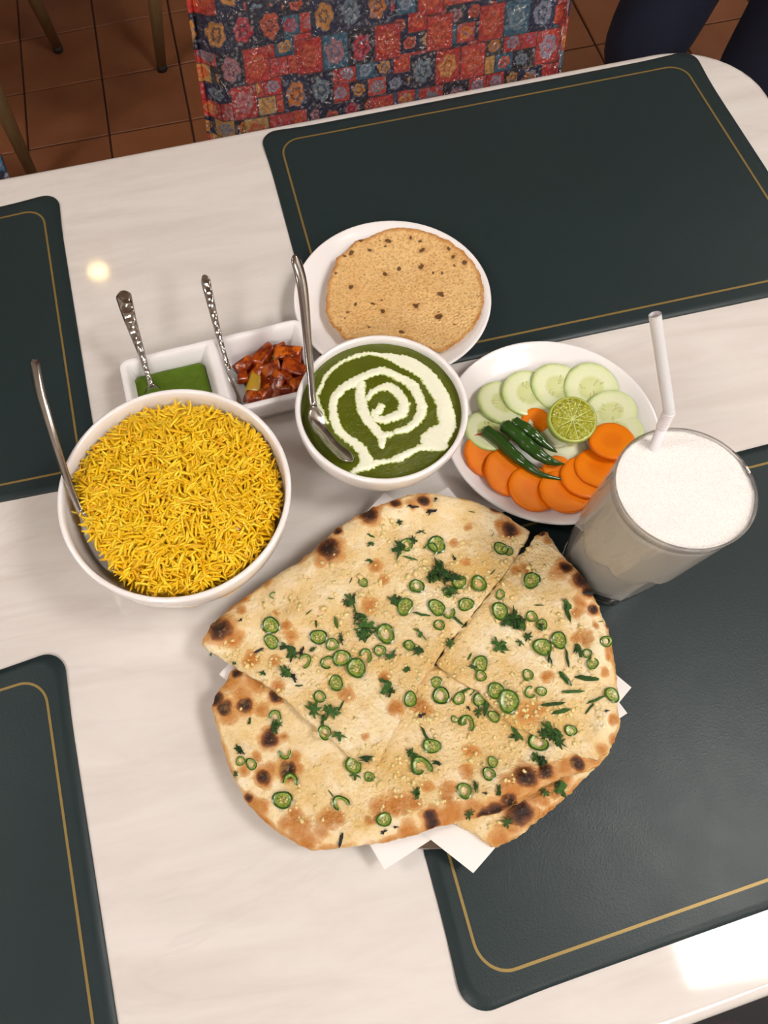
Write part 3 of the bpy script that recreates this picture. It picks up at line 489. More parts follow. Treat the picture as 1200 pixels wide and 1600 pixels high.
# ---------------------------------------------------------------- rice (nobody could count it)
def build_rice():
    R = .0778; N = 5000
    def surf(x, y):
        r = np.hypot(x, y); return .070+.019*(1-(r/R)**2.4)+.0026*wob(x, y, 130, 3)
    def lim(th):   # the heap stops short of the wall where the spoon stands
        d = np.angle(np.exp(1j*(th-math.radians(205)))); return R-.0015-.0095*np.exp(-(d/.55)**2)
    th = nrng.uniform(0, 2*PI, N*2); r = R*np.sqrt(nrng.uniform(0, 1, N*2)); k = r < lim(th)-.002; th, r = th[k][:N], r[k][:N]
    n = len(th); x, y = r*np.cos(th), r*np.sin(th); z = surf(x, y)+nrng.uniform(-.0058, .0016, n)
    L = nrng.uniform(.0080, .0165, n); rad = nrng.uniform(.00090, .00125, n); az = nrng.uniform(0, 2*PI, n); el = nrng.normal(0, .33, n)
    d = np.stack([np.cos(az)*np.cos(el), np.sin(az)*np.cos(el), np.sin(el)], 1)
    s = np.stack([-np.sin(az), np.cos(az), 0*az], 1); u = np.cross(d, s); ph = nrng.uniform(0, 6.28, n)
    b = s*np.cos(ph)[:, None]+u*np.sin(ph)[:, None]; bend = nrng.normal(0, .10, n)*L
    SS, Kk = 6, 5; V = np.zeros((n, SS, Kk, 3)); c0 = np.stack([x, y, z], 1)
    for i in range(SS):
        q = -1+2*i/(SS-1); rr = rad*math.sqrt(max(.12, 1-abs(q)**3))
        c = c0+d*(q*L/2)[:, None]+b*(bend*(q*q-.4))[:, None]
        for k in range(Kk):
            a = 2*PI*k/Kk; V[:, i, k] = c+(s*math.cos(a)+u*math.sin(a))*rr[:, None]
    # keep grains inside the bowl
    rr = np.hypot(V[..., 0], V[..., 1]); f = np.minimum(1, .0778/np.maximum(rr, 1e-6)); V[..., 0] *= f; V[..., 1] *= f
    V = V.reshape(-1, 3); F0 = []
    for i in range(SS-1):
        for k in range(Kk): l = (k+1) % Kk; F0.append((i*Kk+k, i*Kk+l, i*Kk+Kk+l, i*Kk+Kk+k))
    F0 = np.array(F0); F = (F0[None]+(np.arange(n)*SS*Kk)[:, None, None]).reshape(-1, 4).tolist()
    cap = np.array([list(range(Kk-1, -1, -1)), list(range((SS-1)*Kk, SS*Kk))]); F += (cap[None]+(np.arange(n)*SS*Kk)[:, None, None]).reshape(-1, Kk).tolist()
    B = np.array([(math.cos(a)*(lim(np.array(a))-.002), math.sin(a)*(lim(np.array(a))-.002)) for a in np.linspace(0, 2*PI, 80, endpoint=False)])
    XY, MF, ts = ringmesh(B, 20); o = len(V)
    mz = surf(XY[:, 0], XY[:, 1])-.0045-.030*sstep(.9, 1, ts)
    V = np.concatenate([V, np.column_stack([XY, mz])]); F += [tuple(i+o for i in f) for f in MF]
    me = bpy.data.meshes.new('saffron_rice'); me.from_pydata(V.tolist(), [], F); me.materials.append(MT['rice'])
    me.polygons.foreach_set('use_smooth', [True]*len(me.polygons)); me.update()
    tint = np.concatenate([np.repeat(np.clip(nrng.normal(.5, .25, n), 0, 1), SS*Kk), np.full(len(XY), .05)])
    attr(me, 'tint', tint, 'FLOAT')
    tag(link('saffron_rice', me, None, (RB[0], RB[1], T)), 'heap of loose yellow long-grain rice filling the large bowl', 'rice', None, 'stuff')
build_rice()

# ---------------------------------------------------------------- curry and its cream swirl
def seg_field(X, Y, strokes):
    best = np.full(X.shape, -1.0)
    for L in strokes:
        for (x0, y0, w0), (x1, y1, w1) in zip(L, L[1:]):
            dx, dy = x1-x0, y1-y0; t = np.clip(((X-x0)*dx+(Y-y0)*dy)/(dx*dx+dy*dy+1e-9), 0, 1)
            d = np.hypot(X-x0-t*dx, Y-y0-t*dy); w_ = w0+(w1-w0)*t; best = np.maximum(best, (w_-d))
    return best
def build_curry():
    t = thing('green_curry', (CB[0], CB[1], T+.05), 'thick green curry swirled with white cream', 'curry')
    R = .0612; a = np.linspace(0, 2*PI, 120, endpoint=False)
    XY, F, ts = ringmesh(np.stack([R*np.cos(a), R*np.sin(a)], 1), 46)
    def surf(x, y):
        r = np.hypot(x, y)/R; return .0048+.0016*(1-r*r)+.0005*wob(x, y, 170, 10)+.0009*sstep(.93, 1, r)-.0022*np.exp(-(((x+.030)/.012)**2+((y+.030)/.016)**2))
    z = surf(XY[:, 0], XY[:, 1]); V = np.column_stack([XY, z]).tolist(); n = 120; b = len(V)-n
    V += [(.9*V[b+i][0], .9*V[b+i][1], -.012) for i in range(n)]; F += [(b+i, b+n+i, b+n+(i+1) % n, b+(i+1) % n) for i in range(n)]
    obj('curry_surface', V, F, 'curry', t)
    h = .0006; g = np.arange(-.06, .06, h); X, Y = np.meshgrid(g, g, indexing='ij')
    st = [[((x/1000-CB[0]), (y/1000-CB[1]), w_/1000) for x, y, w_ in L] for L in D['cream']]
    f = seg_field(X+.0005*wob(X, Y, 900, 0), Y+.0005*wob(X, Y, 900, 9), st)+.0007*wob(X, Y, 1500, 20)+.0005*wob(X, Y, 3000, 5)
    f = np.where(np.hypot(X, Y) > .0595, -1, f)
    Z = surf(X, Y)+np.where(f > 0, .0013*np.sqrt(np.clip(f/.0035, 0, 1))+.00025*wob(X, Y, 1100, 14), np.clip(f*1.2, -.0015, 0))
    ok = f > -.0009; idx = -np.ones(X.shape, int); cell = ok[:-1, :-1] & ok[1:, :-1] & ok[1:, 1:] & ok[:-1, 1:]
    use = np.zeros(X.shape, bool)
    for di in (0, 1):
        for dj in (0, 1): use[di:di+cell.shape[0], dj:dj+cell.shape[1]] |= cell
    idx[use] = np.arange(use.sum()); V = np.column_stack([X[use], Y[use], Z[use]]); I, J = np.nonzero(cell)
    F = np.stack([idx[I, J], idx[I+1, J], idx[I+1, J+1], idx[I, J+1]], 1).tolist()
    o = obj('cream_swirl', V, F, 'cream', t); attr(o.data, 'edge', np.clip(f[use]/.0016, 0, 1), 'FLOAT'); tag(o, 'white cream spiral poured on the green curry')
build_curry()

# ---------------------------------------------------------------- two-part sauce dish and contents
DA = math.radians(3.5); DC = (-.0035, .3672)
def build_dish():
    t = thing('sauce_dish', (DC[0], DC[1], T), 'white rectangular dish with two wells of chutney and pickle', 'dish', rotz=DA)
    hx, hy, H, r = .0795, .0375, .031, .008
    gx = np.linspace(-hx, hx, 129); gy = np.linspace(-hy, hy, 61); X, Y = np.meshgrid(gx, gy, indexing='ij')
    def well(x, y):
        ax = np.abs(x); d = np.minimum(np.minimum(hx-.0035-ax, ax-.0028), hy-.0035-np.abs(y)); return H-(H-.007)*sstep(0, .011, d)-.0
    Z = well(X, Y)
    # rounded outer corners
    qx = np.abs(X)-(hx-r); qy = np.abs(Y)-(hy-r); m = (qx > 0) & (qy > 0); q = np.hypot(qx, qy); s = np.where(m & (q > r), r/np.maximum(q, 1e-9), 1)
    sq = np.where(m, np.maximum(qx, qy)/np.maximum(q, 1e-9), 1)
    X = np.where(m, np.sign(X)*((hx-r)+qx*sq), X); Y = np.where(m, np.sign(Y)*((hy-r)+qy*sq), Y)
    nx, ny = X.shape; V = np.column_stack([X.ravel(), Y.ravel(), Z.ravel()]).tolist(); ID = np.arange(nx*ny).reshape(nx, ny)
    F = np.stack([ID[:-1, :-1], ID[1:, :-1], ID[1:, 1:], ID[:-1, 1:]], -1).reshape(-1, 4).tolist()
    loop = list(ID[:, 0])+list(ID[-1, 1:])+list(ID[-2::-1, -1])+list(ID[0, -2:0:-1]); n = len(loop); prev = loop
    for sx, sy, z in ((1.004, 1.008, H-.002), (1.0, 1.0, H-.005), (.95, .90, .008), (.93, .86, .0005)):
        b = len(V); V += [(V[i][0]*sx, V[i][1]*sy, z) for i in loop]; cur = list(range(b, b+n))
        F += [(prev[(i+1) % n], prev[i], cur[i], cur[(i+1) % n]) for i in range(n)]; prev = cur
    F.append(tuple(reversed(prev)))
    o = obj('dish_body', V, F, 'ceramic', t)
    R = Matrix.Rotation(DA, 3, 'Z')
    def fill(x0, x1, y0, y1, rr): return densify(round_poly([(x0, y0), (x1, y0), (x1, y1), (x0, y1)], rr), .003)
    c = thing('green_chutney', (DC[0], DC[1], T+.008), 'smooth green herb chutney in the left well of the white dish', 'sauce', rotz=DA)
    P = fill(-.0715, -.0090, -.0300, .0255, .006); XY, F, ts = ringmesh([(p.x, p.y) for p in P], 20)
    V = np.column_stack([XY, .0105+.0004*wob(XY[:, 0], XY[:, 1], 200, 3)+.0005*sstep(.93, 1, ts)]).tolist(); n = len(P); b = len(V)-n
    V += [(x*.97-.001, y*.95, .0005) for x, y, z in V[b:b+n]]; F += [(b+i, b+n+i, b+n+(i+1) % n, b+(i+1) % n) for i in range(n)]
    obj('chutney_body', V, F, 'chutney', c)
    k = thing('mixed_pickle', (DC[0]+.042, DC[1], T+.008), 'chunky orange-red mixed pickle in the right well of the white dish', 'pickle', rotz=DA)
    P = fill(-.028, .030, -.030, .020, .016); P = [p*(1+.06*math.sin(7*i)) for i, p in enumerate(P)]; XY, F, ts = ringmesh([(p.x, p.y) for p in P], 22)
    zz = .009*(1-ts**2)+.005+.0022*wob(XY[:, 0], XY[:, 1], 330, 6)*(1-ts**4)-.003*sstep(.85, 1, ts)
    obj('sauce', np.column_stack([XY, zz]), F, 'pickle_sauce', k)
    spots = [(-.019, .012, .012, 20, 1.2), (-.001, .016, .014, 35, 1.5), (.019, .012, .013, -20, 1.6), (-.015, -.008, .012, 70, 1.3), (.003, .002, .013, 10, 1.2), (.022, -.004, .013, -40, 1.5), (.002, -.014, .015, 60, 1.5), (.020, -.018, .011, 15, 1.2), (-.018, -.022, .010, -15, 1.1), (.010, .012, .008, 80, 1.0), (.012, -.008, .009, -70, 1.2), (-.008, -.022, .010, 20, 1.3), (-.010, .003, .010, 45, 1.4), (.012, .018, .009, 5, 1.6), (.026, .004, .009, 65, 1.3), (.010, -.020, .010, -30, 1.2), (-.022, .002, .009, 80, 1.4)]
    for i, (x, y, s, a, el) in enumerate(spots):
        s *= 1.12; V, F = bevel(*box(-s*el/2, s*el/2, -s*.42, s*.42, -s*.32, s*.32), s*.17, 2)
        V = [(v[0]*(1+.35*v[1]/s)+s*.07*float(wob(v[1]*90+i, v[2]*90, 1.5, 3)), v[1]*(1-.3*v[0]/s)+s*.07*float(wob(v[0]*90+i, v[2]*90, 1.5, 9)), v[2]+.15*v[0]+s*.06*float(wob(v[0]*90, v[1]*90+i, 1.5, 15))) for v in V]
        o = obj('pickle_chunk', V, F, 'pickle_rind' if i in (3, 9) else 'pickle_flesh', k, (x, y, .0130+.002*(i % 3)), (rnd.uniform(-.5, .5), rnd.uniform(-.4, .4), math.radians(a)))
build_dish()

# ---------------------------------------------------------------- spoons
def spoon(P, label, mat, bl=.048, bw=.017, hw=(.0032, .0072), roll=0, th=.0016, depth=.006, up=(0, 0, 1), group=None):
    """P: points from the bowl tip to the handle end (table coordinates); spine is a smooth curve through them"""
    P = [Vector(p) for p in P]; pts = []
    Q = [P[0]*2-P[1]]+P+[P[-1]*2-P[-2]]
    for i in range(1, len(Q)-2):
        for k in range(24):
            u = k/24; a, b, c, d = Q[i-1:i+3]
            pts.append(.5*((2*b)+(c-a)*u+(2*a-5*b+4*c-d)*u*u+(3*b-a-3*c+d)*u**3))
    pts.append(P[-1])
    s = [0]
    for a, b in zip(pts, pts[1:]): s.append(s[-1]+(b-a).length)
    Lt = s[-1]; M = 90; sp = []
    for i in range(M+1):
        q = Lt*i/M; j = max(k for k in range(len(s)) if s[k] <= q+1e-9); j = min(j, len(pts)-2); sp.append((pts[j].lerp(pts[j+1], (q-s[j])/max(s[j+1]-s[j], 1e-9)), q))
    t = thing('spoon', (P[0].x, P[0].y, T+min(p.z for p in P)), label, 'spoon', group); org = Vector((P[0].x, P[0].y, min(p.z for p in P)))
    W_ = 10
    def rows(i0, i1):
        V, F = [], []; n = i1-i0+1
        for i in range(i0, i1+1):
            p, q = sp[i]; d = (sp[min(i+1, M)][0]-sp[max(i-1, 0)][0]).normalized()
            u = Vector(up); u = (u-d*u.dot(d)).normalized(); u = Matrix.Rotation(roll, 3, d) @ u; side = d.cross(u)
            if q < bl: a = q/bl; w_ = bw*(max(0, 1-(2*a-1)**2)**.5)*(1-.18*a)+.0006; w_ = max(w_, hw[0] if a > .6 else 0); dp = depth*min(1, 4*a*(1-a)*1.05)
            else:
                a = (q-bl)/(Lt-bl); w_ = hw[0]+(hw[1]-hw[0])*max(0, (a-.15)/.85)**1.2; dp = 0
                if a > .93: w_ *= max(.12, 1-((a-.93)/.07)**2)**.5
            for face in (1, -1):
                for k in range(W_+1):
                    v = -1+2*k/W_; 
                    if face < 0: v = -v
                    bz = -dp*(1-v*v)+(0 if q < bl else .0012*(1-v*v)); edge = math.sqrt(max(0, 1-v**4))
                    V.append(p+side*(w_*v)+u*(bz+face*th/2*edge)-org)
        R = 2*(W_+1)
        for i in range(n-1):
            for k in range(R): l = (k+1) % R; F.append((i*R+k, i*R+R+k, i*R+R+l, i*R+l))
        F += [tuple(range(R)), tuple(range((n-1)*R+R-1, (n-1)*R-1, -1))]
        return V, F
    ib = min(i for i in range(M+1) if sp[i][1] >= bl)
    obj('spoon_bowl', *rows(0, ib), 'steel', t); obj('handle', *rows(ib, M), mat, t); return t
SPN = 'serving spoons standing in the dishes'
spoon([(0.0827, 0.2527, 0.056), (0.0726, 0.2737, 0.058), (0.064, 0.2967, 0.0605), (0.0669, 0.3333, 0.069), (0.0732, 0.3928, 0.088), (0.0714, 0.416, 0.099)], 'plain steel spoon leaning in the green curry bowl', 'steel', .054, .0125, (.0032, .0060), roll=.55, th=.0018, depth=.0025, group=SPN)
spoon([(-.0985, .1960, .0690), (-.1145, .232, .0715), (-.1240, .2740, .0880), (-.1315, .325, .1040), (-.1345, .3555, .1080)], 'plain steel spoon standing at the wall of the rice bowl', 'steel', .050, .0125, (.0040, .0080), roll=-.85, th=.0026, group=SPN)
spoon([(-.0575, .348, .0175), (-.0610, .372, .0185), (-.0640, .3975, .0360), (-.0672, .420, .0590), (-.0688, .4390, .0690)], 'hammered steel teaspoon dipped in the green chutney', 'hammered_steel', .030, .0105, (.0024, .0070), group=SPN)
spoon([(.0175, .3440, .0170), (.0085, .3600, .0175), (.0032, .3970, .0350), (.0010, .425, .0530), (-.0002, .4450, .0630)], 'hammered steel teaspoon dipped in the orange pickle', 'hammered_steel', .036, .0095, (.0022, .0048), roll=-.5, group=SPN)

# ---------------------------------------------------------------- papad
def spot_field(X, Y, L, soft=1.6, seed=0):
    f = np.zeros(X.shape)
    xx = X+.0016*wob(X, Y, 420, seed); yy = Y+.0016*wob(X, Y, 420, seed+11)
    for x, y, r in L: f = np.maximum(f, np.clip((soft*r-np.hypot(xx-x, yy-y))/((soft-.45)*r), 0, 1))
    return f
def resample(P, n):
    P = np.array(P); P = np.concatenate([P, P[:1]]); s = np.concatenate([[0], np.cumsum(np.hypot(*np.diff(P[:, :2], axis=0).T))])
    q = np.linspace(0, s[-1], n, endpoint=False); return np.stack([np.interp(q, s, P[:, k]) for k in range(P.shape[1])], 1)
def build_papad():
    B = resample([[v/1000 for v in p] for p in D['papad']][::-1], 200); c = B.mean(0)
    B = B+(B-c)*(.006*np.sin(np.arange(200)*.9)+.004*np.sin(np.arange(200)*2.3))[:, None]
    XY, F, ts = ringmesh(B, 64); z = .0135+.0016*wob(XY[:, 0], XY[:, 1], 55, 2)+.0006*wob(XY[:, 0], XY[:, 1], 240, 12)+.006*ts**3
    V = np.column_stack([XY-c, z]).tolist(); n = 200; b = len(V)-n; V += [(x, y, q-.0012) for x, y, q in V[b:]]+[(x*.5, y*.5, .011) for x, y, q in V[b:]]
    F += [(b+i, b+n+i, b+n+(i+1) % n, b+(i+1) % n) for i in range(n)]+[(b+n+i, b+2*n+i, b+2*n+(i+1) % n, b+n+(i+1) % n) for i in range(n)]
    o = obj('papad', V, F, 'papad', None, (c[0], c[1], T)); tag(o, 'round crisp tan papad with dark specks on its plate', 'papad')
    A = np.zeros((len(V), 3)); X, Y = XY[:, 0], XY[:, 1]
    A[:len(XY), 0] = spot_field(X, Y, [(x/1000, y/1000, r/1000*.8) for x, y, r in D['papspots']], 1.5)
    A[:len(XY), 1] = np.maximum(spot_field(X, Y, [(x/1000, y/1000, r/1000*2.0) for x, y, r in D['papspots'] if r > 2.2], 2.2)*.45, sstep(.90, 1, ts)*.65)
    attr(o.data, 'spots', A)
build_papad()

# ---------------------------------------------------------------- salad
def disc(name, mats, R, th, label, cat, group, loc, rot, facets=0, wavy=.03, seeds=None):
    t = thing(name, loc, label, cat, group); t.rotation_euler = rot
    n = 48; ph = rnd.uniform(0, 6); a = np.linspace(0, 2*PI, n, endpoint=False); rr = R*(1+wavy*np.sin(2*a+ph)+wavy*.5*np.sin(3*a+ph*2))
    if facets: k = 2*PI/facets; rr = rr*(1-.55*(1-1/np.cos((a+ph) % k-k/2)*np.cos(k/2)))
    rows, zz = [], []
    for q, z in ((.5, 0), (.93, 0), (1, th*.25), (1, th*.75), (.97, th), (.85, th), (.6, th), (.42, th*.97), (.3, th*.95), (.15, th*.96)): rows.append(rr*q); zz.append((z, q))
    V = [(0, 0, 0)]; rad = [0]
    for r, (z, q) in zip(rows, zz): V += [(x, y, z) for x, y in zip(r*np.cos(a), r*np.sin(a))]; rad += [q]*n
    V.append((0, 0, th*.96)); rad.append(0); F = [(0, 1+(i+1) % n, 1+i) for i in range(n)]
    for k in range(len(rows)-1):
        o = 1+k*n; F += [(o+i, o+(i+1) % n, o+n+(i+1) % n, o+n+i) for i in range(n)]
    o = 1+(len(rows)-1)*n; F += [(o+i, o+(i+1) % n, len(V)-1) for i in range(n)]
    b = obj(name+'_flesh', V, F, mats[0], t); attr(b.data, 'rad', np.array(rad), 'FLOAT')
    if seeds:
        parts = []
        for k in range(seeds):
            A = 2*PI*(k//3)/3+rnd.uniform(-.45, .45)+ph; q = R*rnd.uniform(.18, .46); M = Matrix.Rotation(A, 3, 'Z')
            sv, sf = lathe([(0, -.0022), (.0006, -.0014), (.0009, 0), (.0006, .0014), (0, .0022)], 8)
            parts.append(([M @ Vector((q+v[2], v[0], th*.97+v[1]*.5)) for v in sv], sf))
        obj('seeds', *merge(parts), mats[1], t)
    return t
def build_salad():
    c = Vector(SP)
    cl = ['palest cucumber slice half hidden behind the first carrot slice', 'cucumber slice behind the tips of the green chillies', 'cucumber slice with visible seeds, left of the topmost cucumber slice',
          'topmost cucumber slice in the salad ring, farthest from the naan', 'wide flat cucumber slice just behind the lime half', 'cucumber slice lying to the right of the lime half', 'cucumber slice partly under the end carrot by the glass']
    for i, (x, y) in enumerate(D['cuc']):
        x, y = x/1000, y/1000; a = math.atan2(y-c.y, x-c.x); tl = .30
        R = [.0195, .0212, .0218, .0215, .0222, .0200, .0200][i]
        # each slice leans on the one before it
        nxt = a+PI/2+.5
        disc('cucumber_slice', ('cucumber', 'cucumber_seed'), R, .0034, cl[i], 'cucumber', 'cucumber slices on the salad plate', (x, y, T+.0115+.0014*i*.35), (0, 0, 0), 0, .03, 12).rotation_euler = Vector((math.cos(nxt), math.sin(nxt), 0)).cross(Vector((0, 0, 1))).normalized().to_track_quat('Z', 'Y').to_euler() if False else tilt(a, i, .24)
    kl = ['leftmost carrot slice, under the thick end of the chillies', 'second carrot slice from the curry bowl, under the chillies', 'third carrot slice from the curry bowl along the ring', 'lowest carrot slice in the ring, nearest the naan',
          'carrot slice between the lowest one and the glass side', 'carrot slice mostly covered by its two neighbours beside the glass', 'round carrot slice at the end of the ring beside the lime and glass']
    for i, (x, y) in enumerate(D['car']):
        x, y = x/1000, y/1000; a = math.atan2(y-c.y, x-c.x)
        R = [.0195, .0208, .0205, .0200, .0198, .0190, .0178][i]
        disc('carrot_slice', ('carrot',), R, .0036, kl[i], 'carrot', 'carrot slices on the salad plate', (x, y, T+.0112+.0006*i+(.0045 if i == 6 else 0)), (0, 0, 0), 13, .02).rotation_euler = tilt(a, i, .22)
    for i, (x, y) in enumerate(D['onion']):
        disc('onion_slice', ('onion', 'seed'), .0175, .003, ['pale white slice showing seeds under the lime half', 'pale white slice peeping out behind the middle chilli'][i], 'vegetable slice', None, (x/1000, y/1000, T+.0072+.0035*i), (.03, .04, 0), 0, .03, 6 if i == 0 else None)
    for i, (x, y) in enumerate(D['bits']):
        disc('carrot_slice', ('carrot',), .0115, .003, ['small carrot slice showing between chillies and cucumber', 'small carrot slice under the tips of the chillies'][i], 'carrot', 'carrot slices on the salad plate', (x/1000, y/1000, T+.0118), (.05, -.05, 0), 9, .02)
    # lime half, cut face up and leaning to the viewer
    x, y = [v/1000 for v in D['lime'][0]]; R = .0192
    t = thing('lime_half', (x, y, T+.0275), 'cut lime half, juicy yellow-green face up, amid the salad', 'lime'); t.rotation_euler = (.20, -.05, .3)
    obj('rind', *lathe([(R*math.sin(q), -R*.92*math.cos(q)) for q in np.linspace(0, PI/2, 14)]+[(R*.985, .0006), (R*.95, .0008)], 48), 'lime_rind', t)
    obj('pith', *lathe([(R*.955, .0006), (R*.93, .0010), (R*.88, .0009), (0, .0007)], 48), 'lime_pith', t)
    for k in range(10):
        a0, a1 = 2*PI*k/10+.006, 2*PI*(k+1)/10-.006; P = [Vector((.0012*math.cos((a0+a1)/2), .0012*math.sin((a0+a1)/2)))]
        P += [Vector((R*.90*math.cos(q), R*.90*math.sin(q))) for q in np.linspace(a0, a1, 7)]
        n = len(P); m = sum(P, Vector((0, 0)))/n; V = [(p.x, p.y, .0008) for p in P]+[((p.x*.93+m.x*.07), (p.y*.93+m.y*.07), .0014) for p in P]+[(m.x, m.y, .0016)]
        obj('pulp_segment', V, [(i, (i+1) % n, n+(i+1) % n, n+i) for i in range(n)]+[(n+i, n+(i+1) % n, 2*n) for i in range(n)], 'lime_pulp', t)
    ch = ['longest green chilli lying nearest the carrots', 'middle green chilli between the other two', 'shortest green chilli lying nearest the lime half']
    for i, L in enumerate(D['chil']):
        rad0 = [.0047, .0052, .0050][i]; zb = [.0205, .0245, .0225][i]
        P = [Vector((x/1000, y/1000, zb-.004*(k/(len(L)-1))+(0 if k else -.001))) for k, (x, y) in enumerate(L)]; Q = []
        for k in range(len(P)-1):
            for u in np.linspace(0, 1, 6, endpoint=False):
                a, b, c_, d = P[max(k-1, 0)], P[k], P[k+1], P[min(k+2, len(P)-1)]
                Q.append(.5*((2*b)+(c_-a)*u+(2*a-5*b+4*c_-d)*u*u+(3*b-a-3*c_+d)*u**3))
        Q.append(P[-1]); n = len(Q); RR = [rad0*(.72 if k == 0 else 1)*(1-(max(0, (k/(n-1)-.40)/.60))**1.5*.93)*(1+.05*math.sin(k*1.3)) for k in range(n)]
        o = Vector((P[0].x, P[0].y, zb-.004)); t = thing('green_chilli', (o.x, o.y, T+o.z), ch[i], 'chilli', 'whole green chillies on the salad')
        V, F = tube([q-o for q in Q], RR, 16); obj('chilli_body', V, F, 'whole_chilli', t)
        d = (Q[0]-Q[1]).normalized(); V, F = tube([Q[0]-o-d*.0005, Q[0]-o+d*.0012, Q[0]-o+d*.0013], [rad0*.60, rad0*.55, rad0*.3], 14); tag(obj('cut_end', V, F, 'chilli_cut', t), 'paler cut stem end')
def tilt(a, i, amt):
    # lean outward-and-along the ring so that each slice overlaps the one before
    d = a-PI/2*1.0; ax = Vector((math.cos(d+PI/2), math.sin(d+PI/2), 0))
    q = Matrix.Rotation(-amt*.55, 3, Vector((-math.sin(a), math.cos(a), 0))) @ Matrix.Rotation((amt if a > 0 else -amt)*.55, 3, Vector((math.cos(a), math.sin(a), 0)))
    return q.to_euler()
build_salad()

# ---------------------------------------------------------------- glass of lassi with a straw
GC = (.2592, .1558); GH = .135
def build_glass():
    t = thing('tumbler', (GC[0], GC[1], T+.0017), 'tall faceted clear glass tumbler full of white lassi', 'glass')
    Rc = lambda z: .0355+.0052*(z/GH)
    def rfun(r, z, a):
        if r < .029: return r
        k = 2*PI/8; d = (a-.62) % k-k/2
        rf = (.0312+.0020*(z/.07))/max(math.cos(d), .5)
        zs = .057+.011*(abs(d)/(k/2))**2
        return r+(min(r, rf)-r)*(1-float(sstep(zs-.003, zs+.003, z)))
    prof = [(0, .0030), (.020, .0027), (.025, .0008), (.0300, .0), (.0335, .0012), (.0355, .004)]
    prof += [(Rc(z), z) for z in np.linspace(.006, GH-.002, 60)]
    prof += [(.0408, GH-.0008), (.0402, GH), (.0395, GH-.0006)]
    ri = lambda z: .0278+.0120*((z-.012)/(GH-.012))
    prof += [(ri(z), z) for z in np.linspace(GH-.002, .010, 26)]+[(.0258, .0084), (.021, .0072), (0, .0068)]
    def rf2(r, z, a): return rfun(r, z, a)
    V, F = lathe(prof[:69], 160, rf2); V2, F2 = lathe(prof[68:], 160)
    n = len(V)-160; F += [tuple(i-160+len(V) if i >= 160 else i+n for i in f) for f in F2]; V += V2[160:]
    o = obj('glass_body', V, F, 'glass', t); sharp(o.data, 14)
    l = thing('lassi', (GC[0], GC[1], T+.0147), 'white frothy lassi filling the faceted tumbler', 'drink')
    zt = .1318; pr = [(0, -.0062)]+[(.021, -.0058), (.0259, -.0044)]+[(ri(z)+.0002, z-.013) for z in np.linspace(.0105, zt-.006, 20)]
    obj('milk', *lathe(pr+[(0, zt-.019)], 96), 'lassi', l)
    pr = [(0, zt-.0192), (ri(zt-.006)+.0002, zt-.0188)]+[(ri(zt-.002)+.0002, zt-.015), (ri(zt)+.0002, zt-.0122), (ri(zt)-.0015, zt-.0125)]
    V, F = lathe(pr+[(q, zt-.0128) for q in np.linspace(.0372, .002, 26)]+[(0, zt-.0128)], 96)
    V = [(x, y, z+(.0006*float(wob(x, y, 210, 3))+.0004*float(wob(x, y, 600, 13)) if z > zt-.0132 else 0)) for x, y, z in V]
    obj('froth', V, F, 'foam', l)
    s = thing('drinking_straw', (.2530, .1850, T+.10), 'white plastic bendy straw standing in the lassi', 'straw'); o = Vector((.2530, .1850, .10))
    a, b, c, d = Vector((.2530, .1765, .104)), Vector((.2524, .1905, .1500)), Vector((.2522, .1935, .1630)), Vector((.2305, .2235, .2200))
    obj('lower_tube', *tube([a-o, b-o], .0031, 16), 'straw_plastic', s)
    P, R = [], []
    for k in range(31):
        u = k/30; q = b*(1-u)**2+2*u*(1-u)*(b+(b-a).normalized()*.0075)+c*u*u; P.append(q-o); R.append(.0030+.0006*abs(math.sin(u*PI*6)))
    obj('bellows', *tube(P, R, 16), 'straw_plastic', s)
    V, F = tube([c-o, d-o], .0031, 16, False); V2, F2 = tube([d-o, c-o], .0026, 16, False); n = len(V)
    F = F+[tuple(i+n for i in f) for f in F2]+[(16+k, 16+(k+1) % 16, n+(16-k-1) % 16 if False else n+((-k-1) % 16), n+((-k) % 16)) for k in range(0)]
    obj('upper_tube', V+V2, F, 'straw_plastic', s)
build_glass()

# ---------------------------------------------------------------- tray, paper, naan and its toppings
TC = (.100, .1005)
def build_tray():
    t = thing('steel_plate', (TC[0], TC[1], T+.0026), 'round shiny steel plate mostly hidden under paper and naan', 'plate')
    obj('plate_body', *lathe([(0, 0), (.085, 0), (.092, .001), (.106, .008), (.1185, .0095), (.1195, .0105), (.1185, .0112), (.106, .0096), (.091, .0024), (.084, .0014), (0, .0014)], 256, lambda r, z, a: r*(1+(.008*math.sin(44*a) if .09 < r < .11 else 0))), 'steel', t)
build_tray()
def paper(C, dz, label, tips):
    c = [sum(p[0] for p in C)/4, sum(p[1] for p in C)/4]; n = 26; V = []
    for i in range(n+1):
        for j in range(n+1):
            u, v = i/n, j/n; x = (C[0][0]*(1-u)+C[1][0]*u)*(1-v)+(C[3][0]*(1-u)+C[2][0]*u)*v; y = (C[0][1]*(1-u)+C[1][1]*u)*(1-v)+(C[3][1]*(1-u)+C[2][1]*u)*v
            r = math.hypot(x-TC[0], y-TC[1]); z = .0040+.0098*float(sstep(.084, .112, r))-tips*float(sstep(.121, .165, r))+dz+.0007*(1+float(wob(x, y, 60, 4)))
            V.append((x-c[0], y-c[1], max(z, .0035)))
    top = [(i*(n+1)+j, i*(n+1)+n+1+j, i*(n+1)+n+2+j, i*(n+1)+j+1) for i in range(n) for j in range(n)]
    m = len(V); V += [(x, y, z-.0002) for x, y, z in V]; F = top+[tuple(reversed([q+m for q in f])) for f in top]
    o = obj('paper_liner', V, F, 'paper', None, (c[0], c[1], T)); tag(o, label, 'paper', 'paper sheets under the naan')
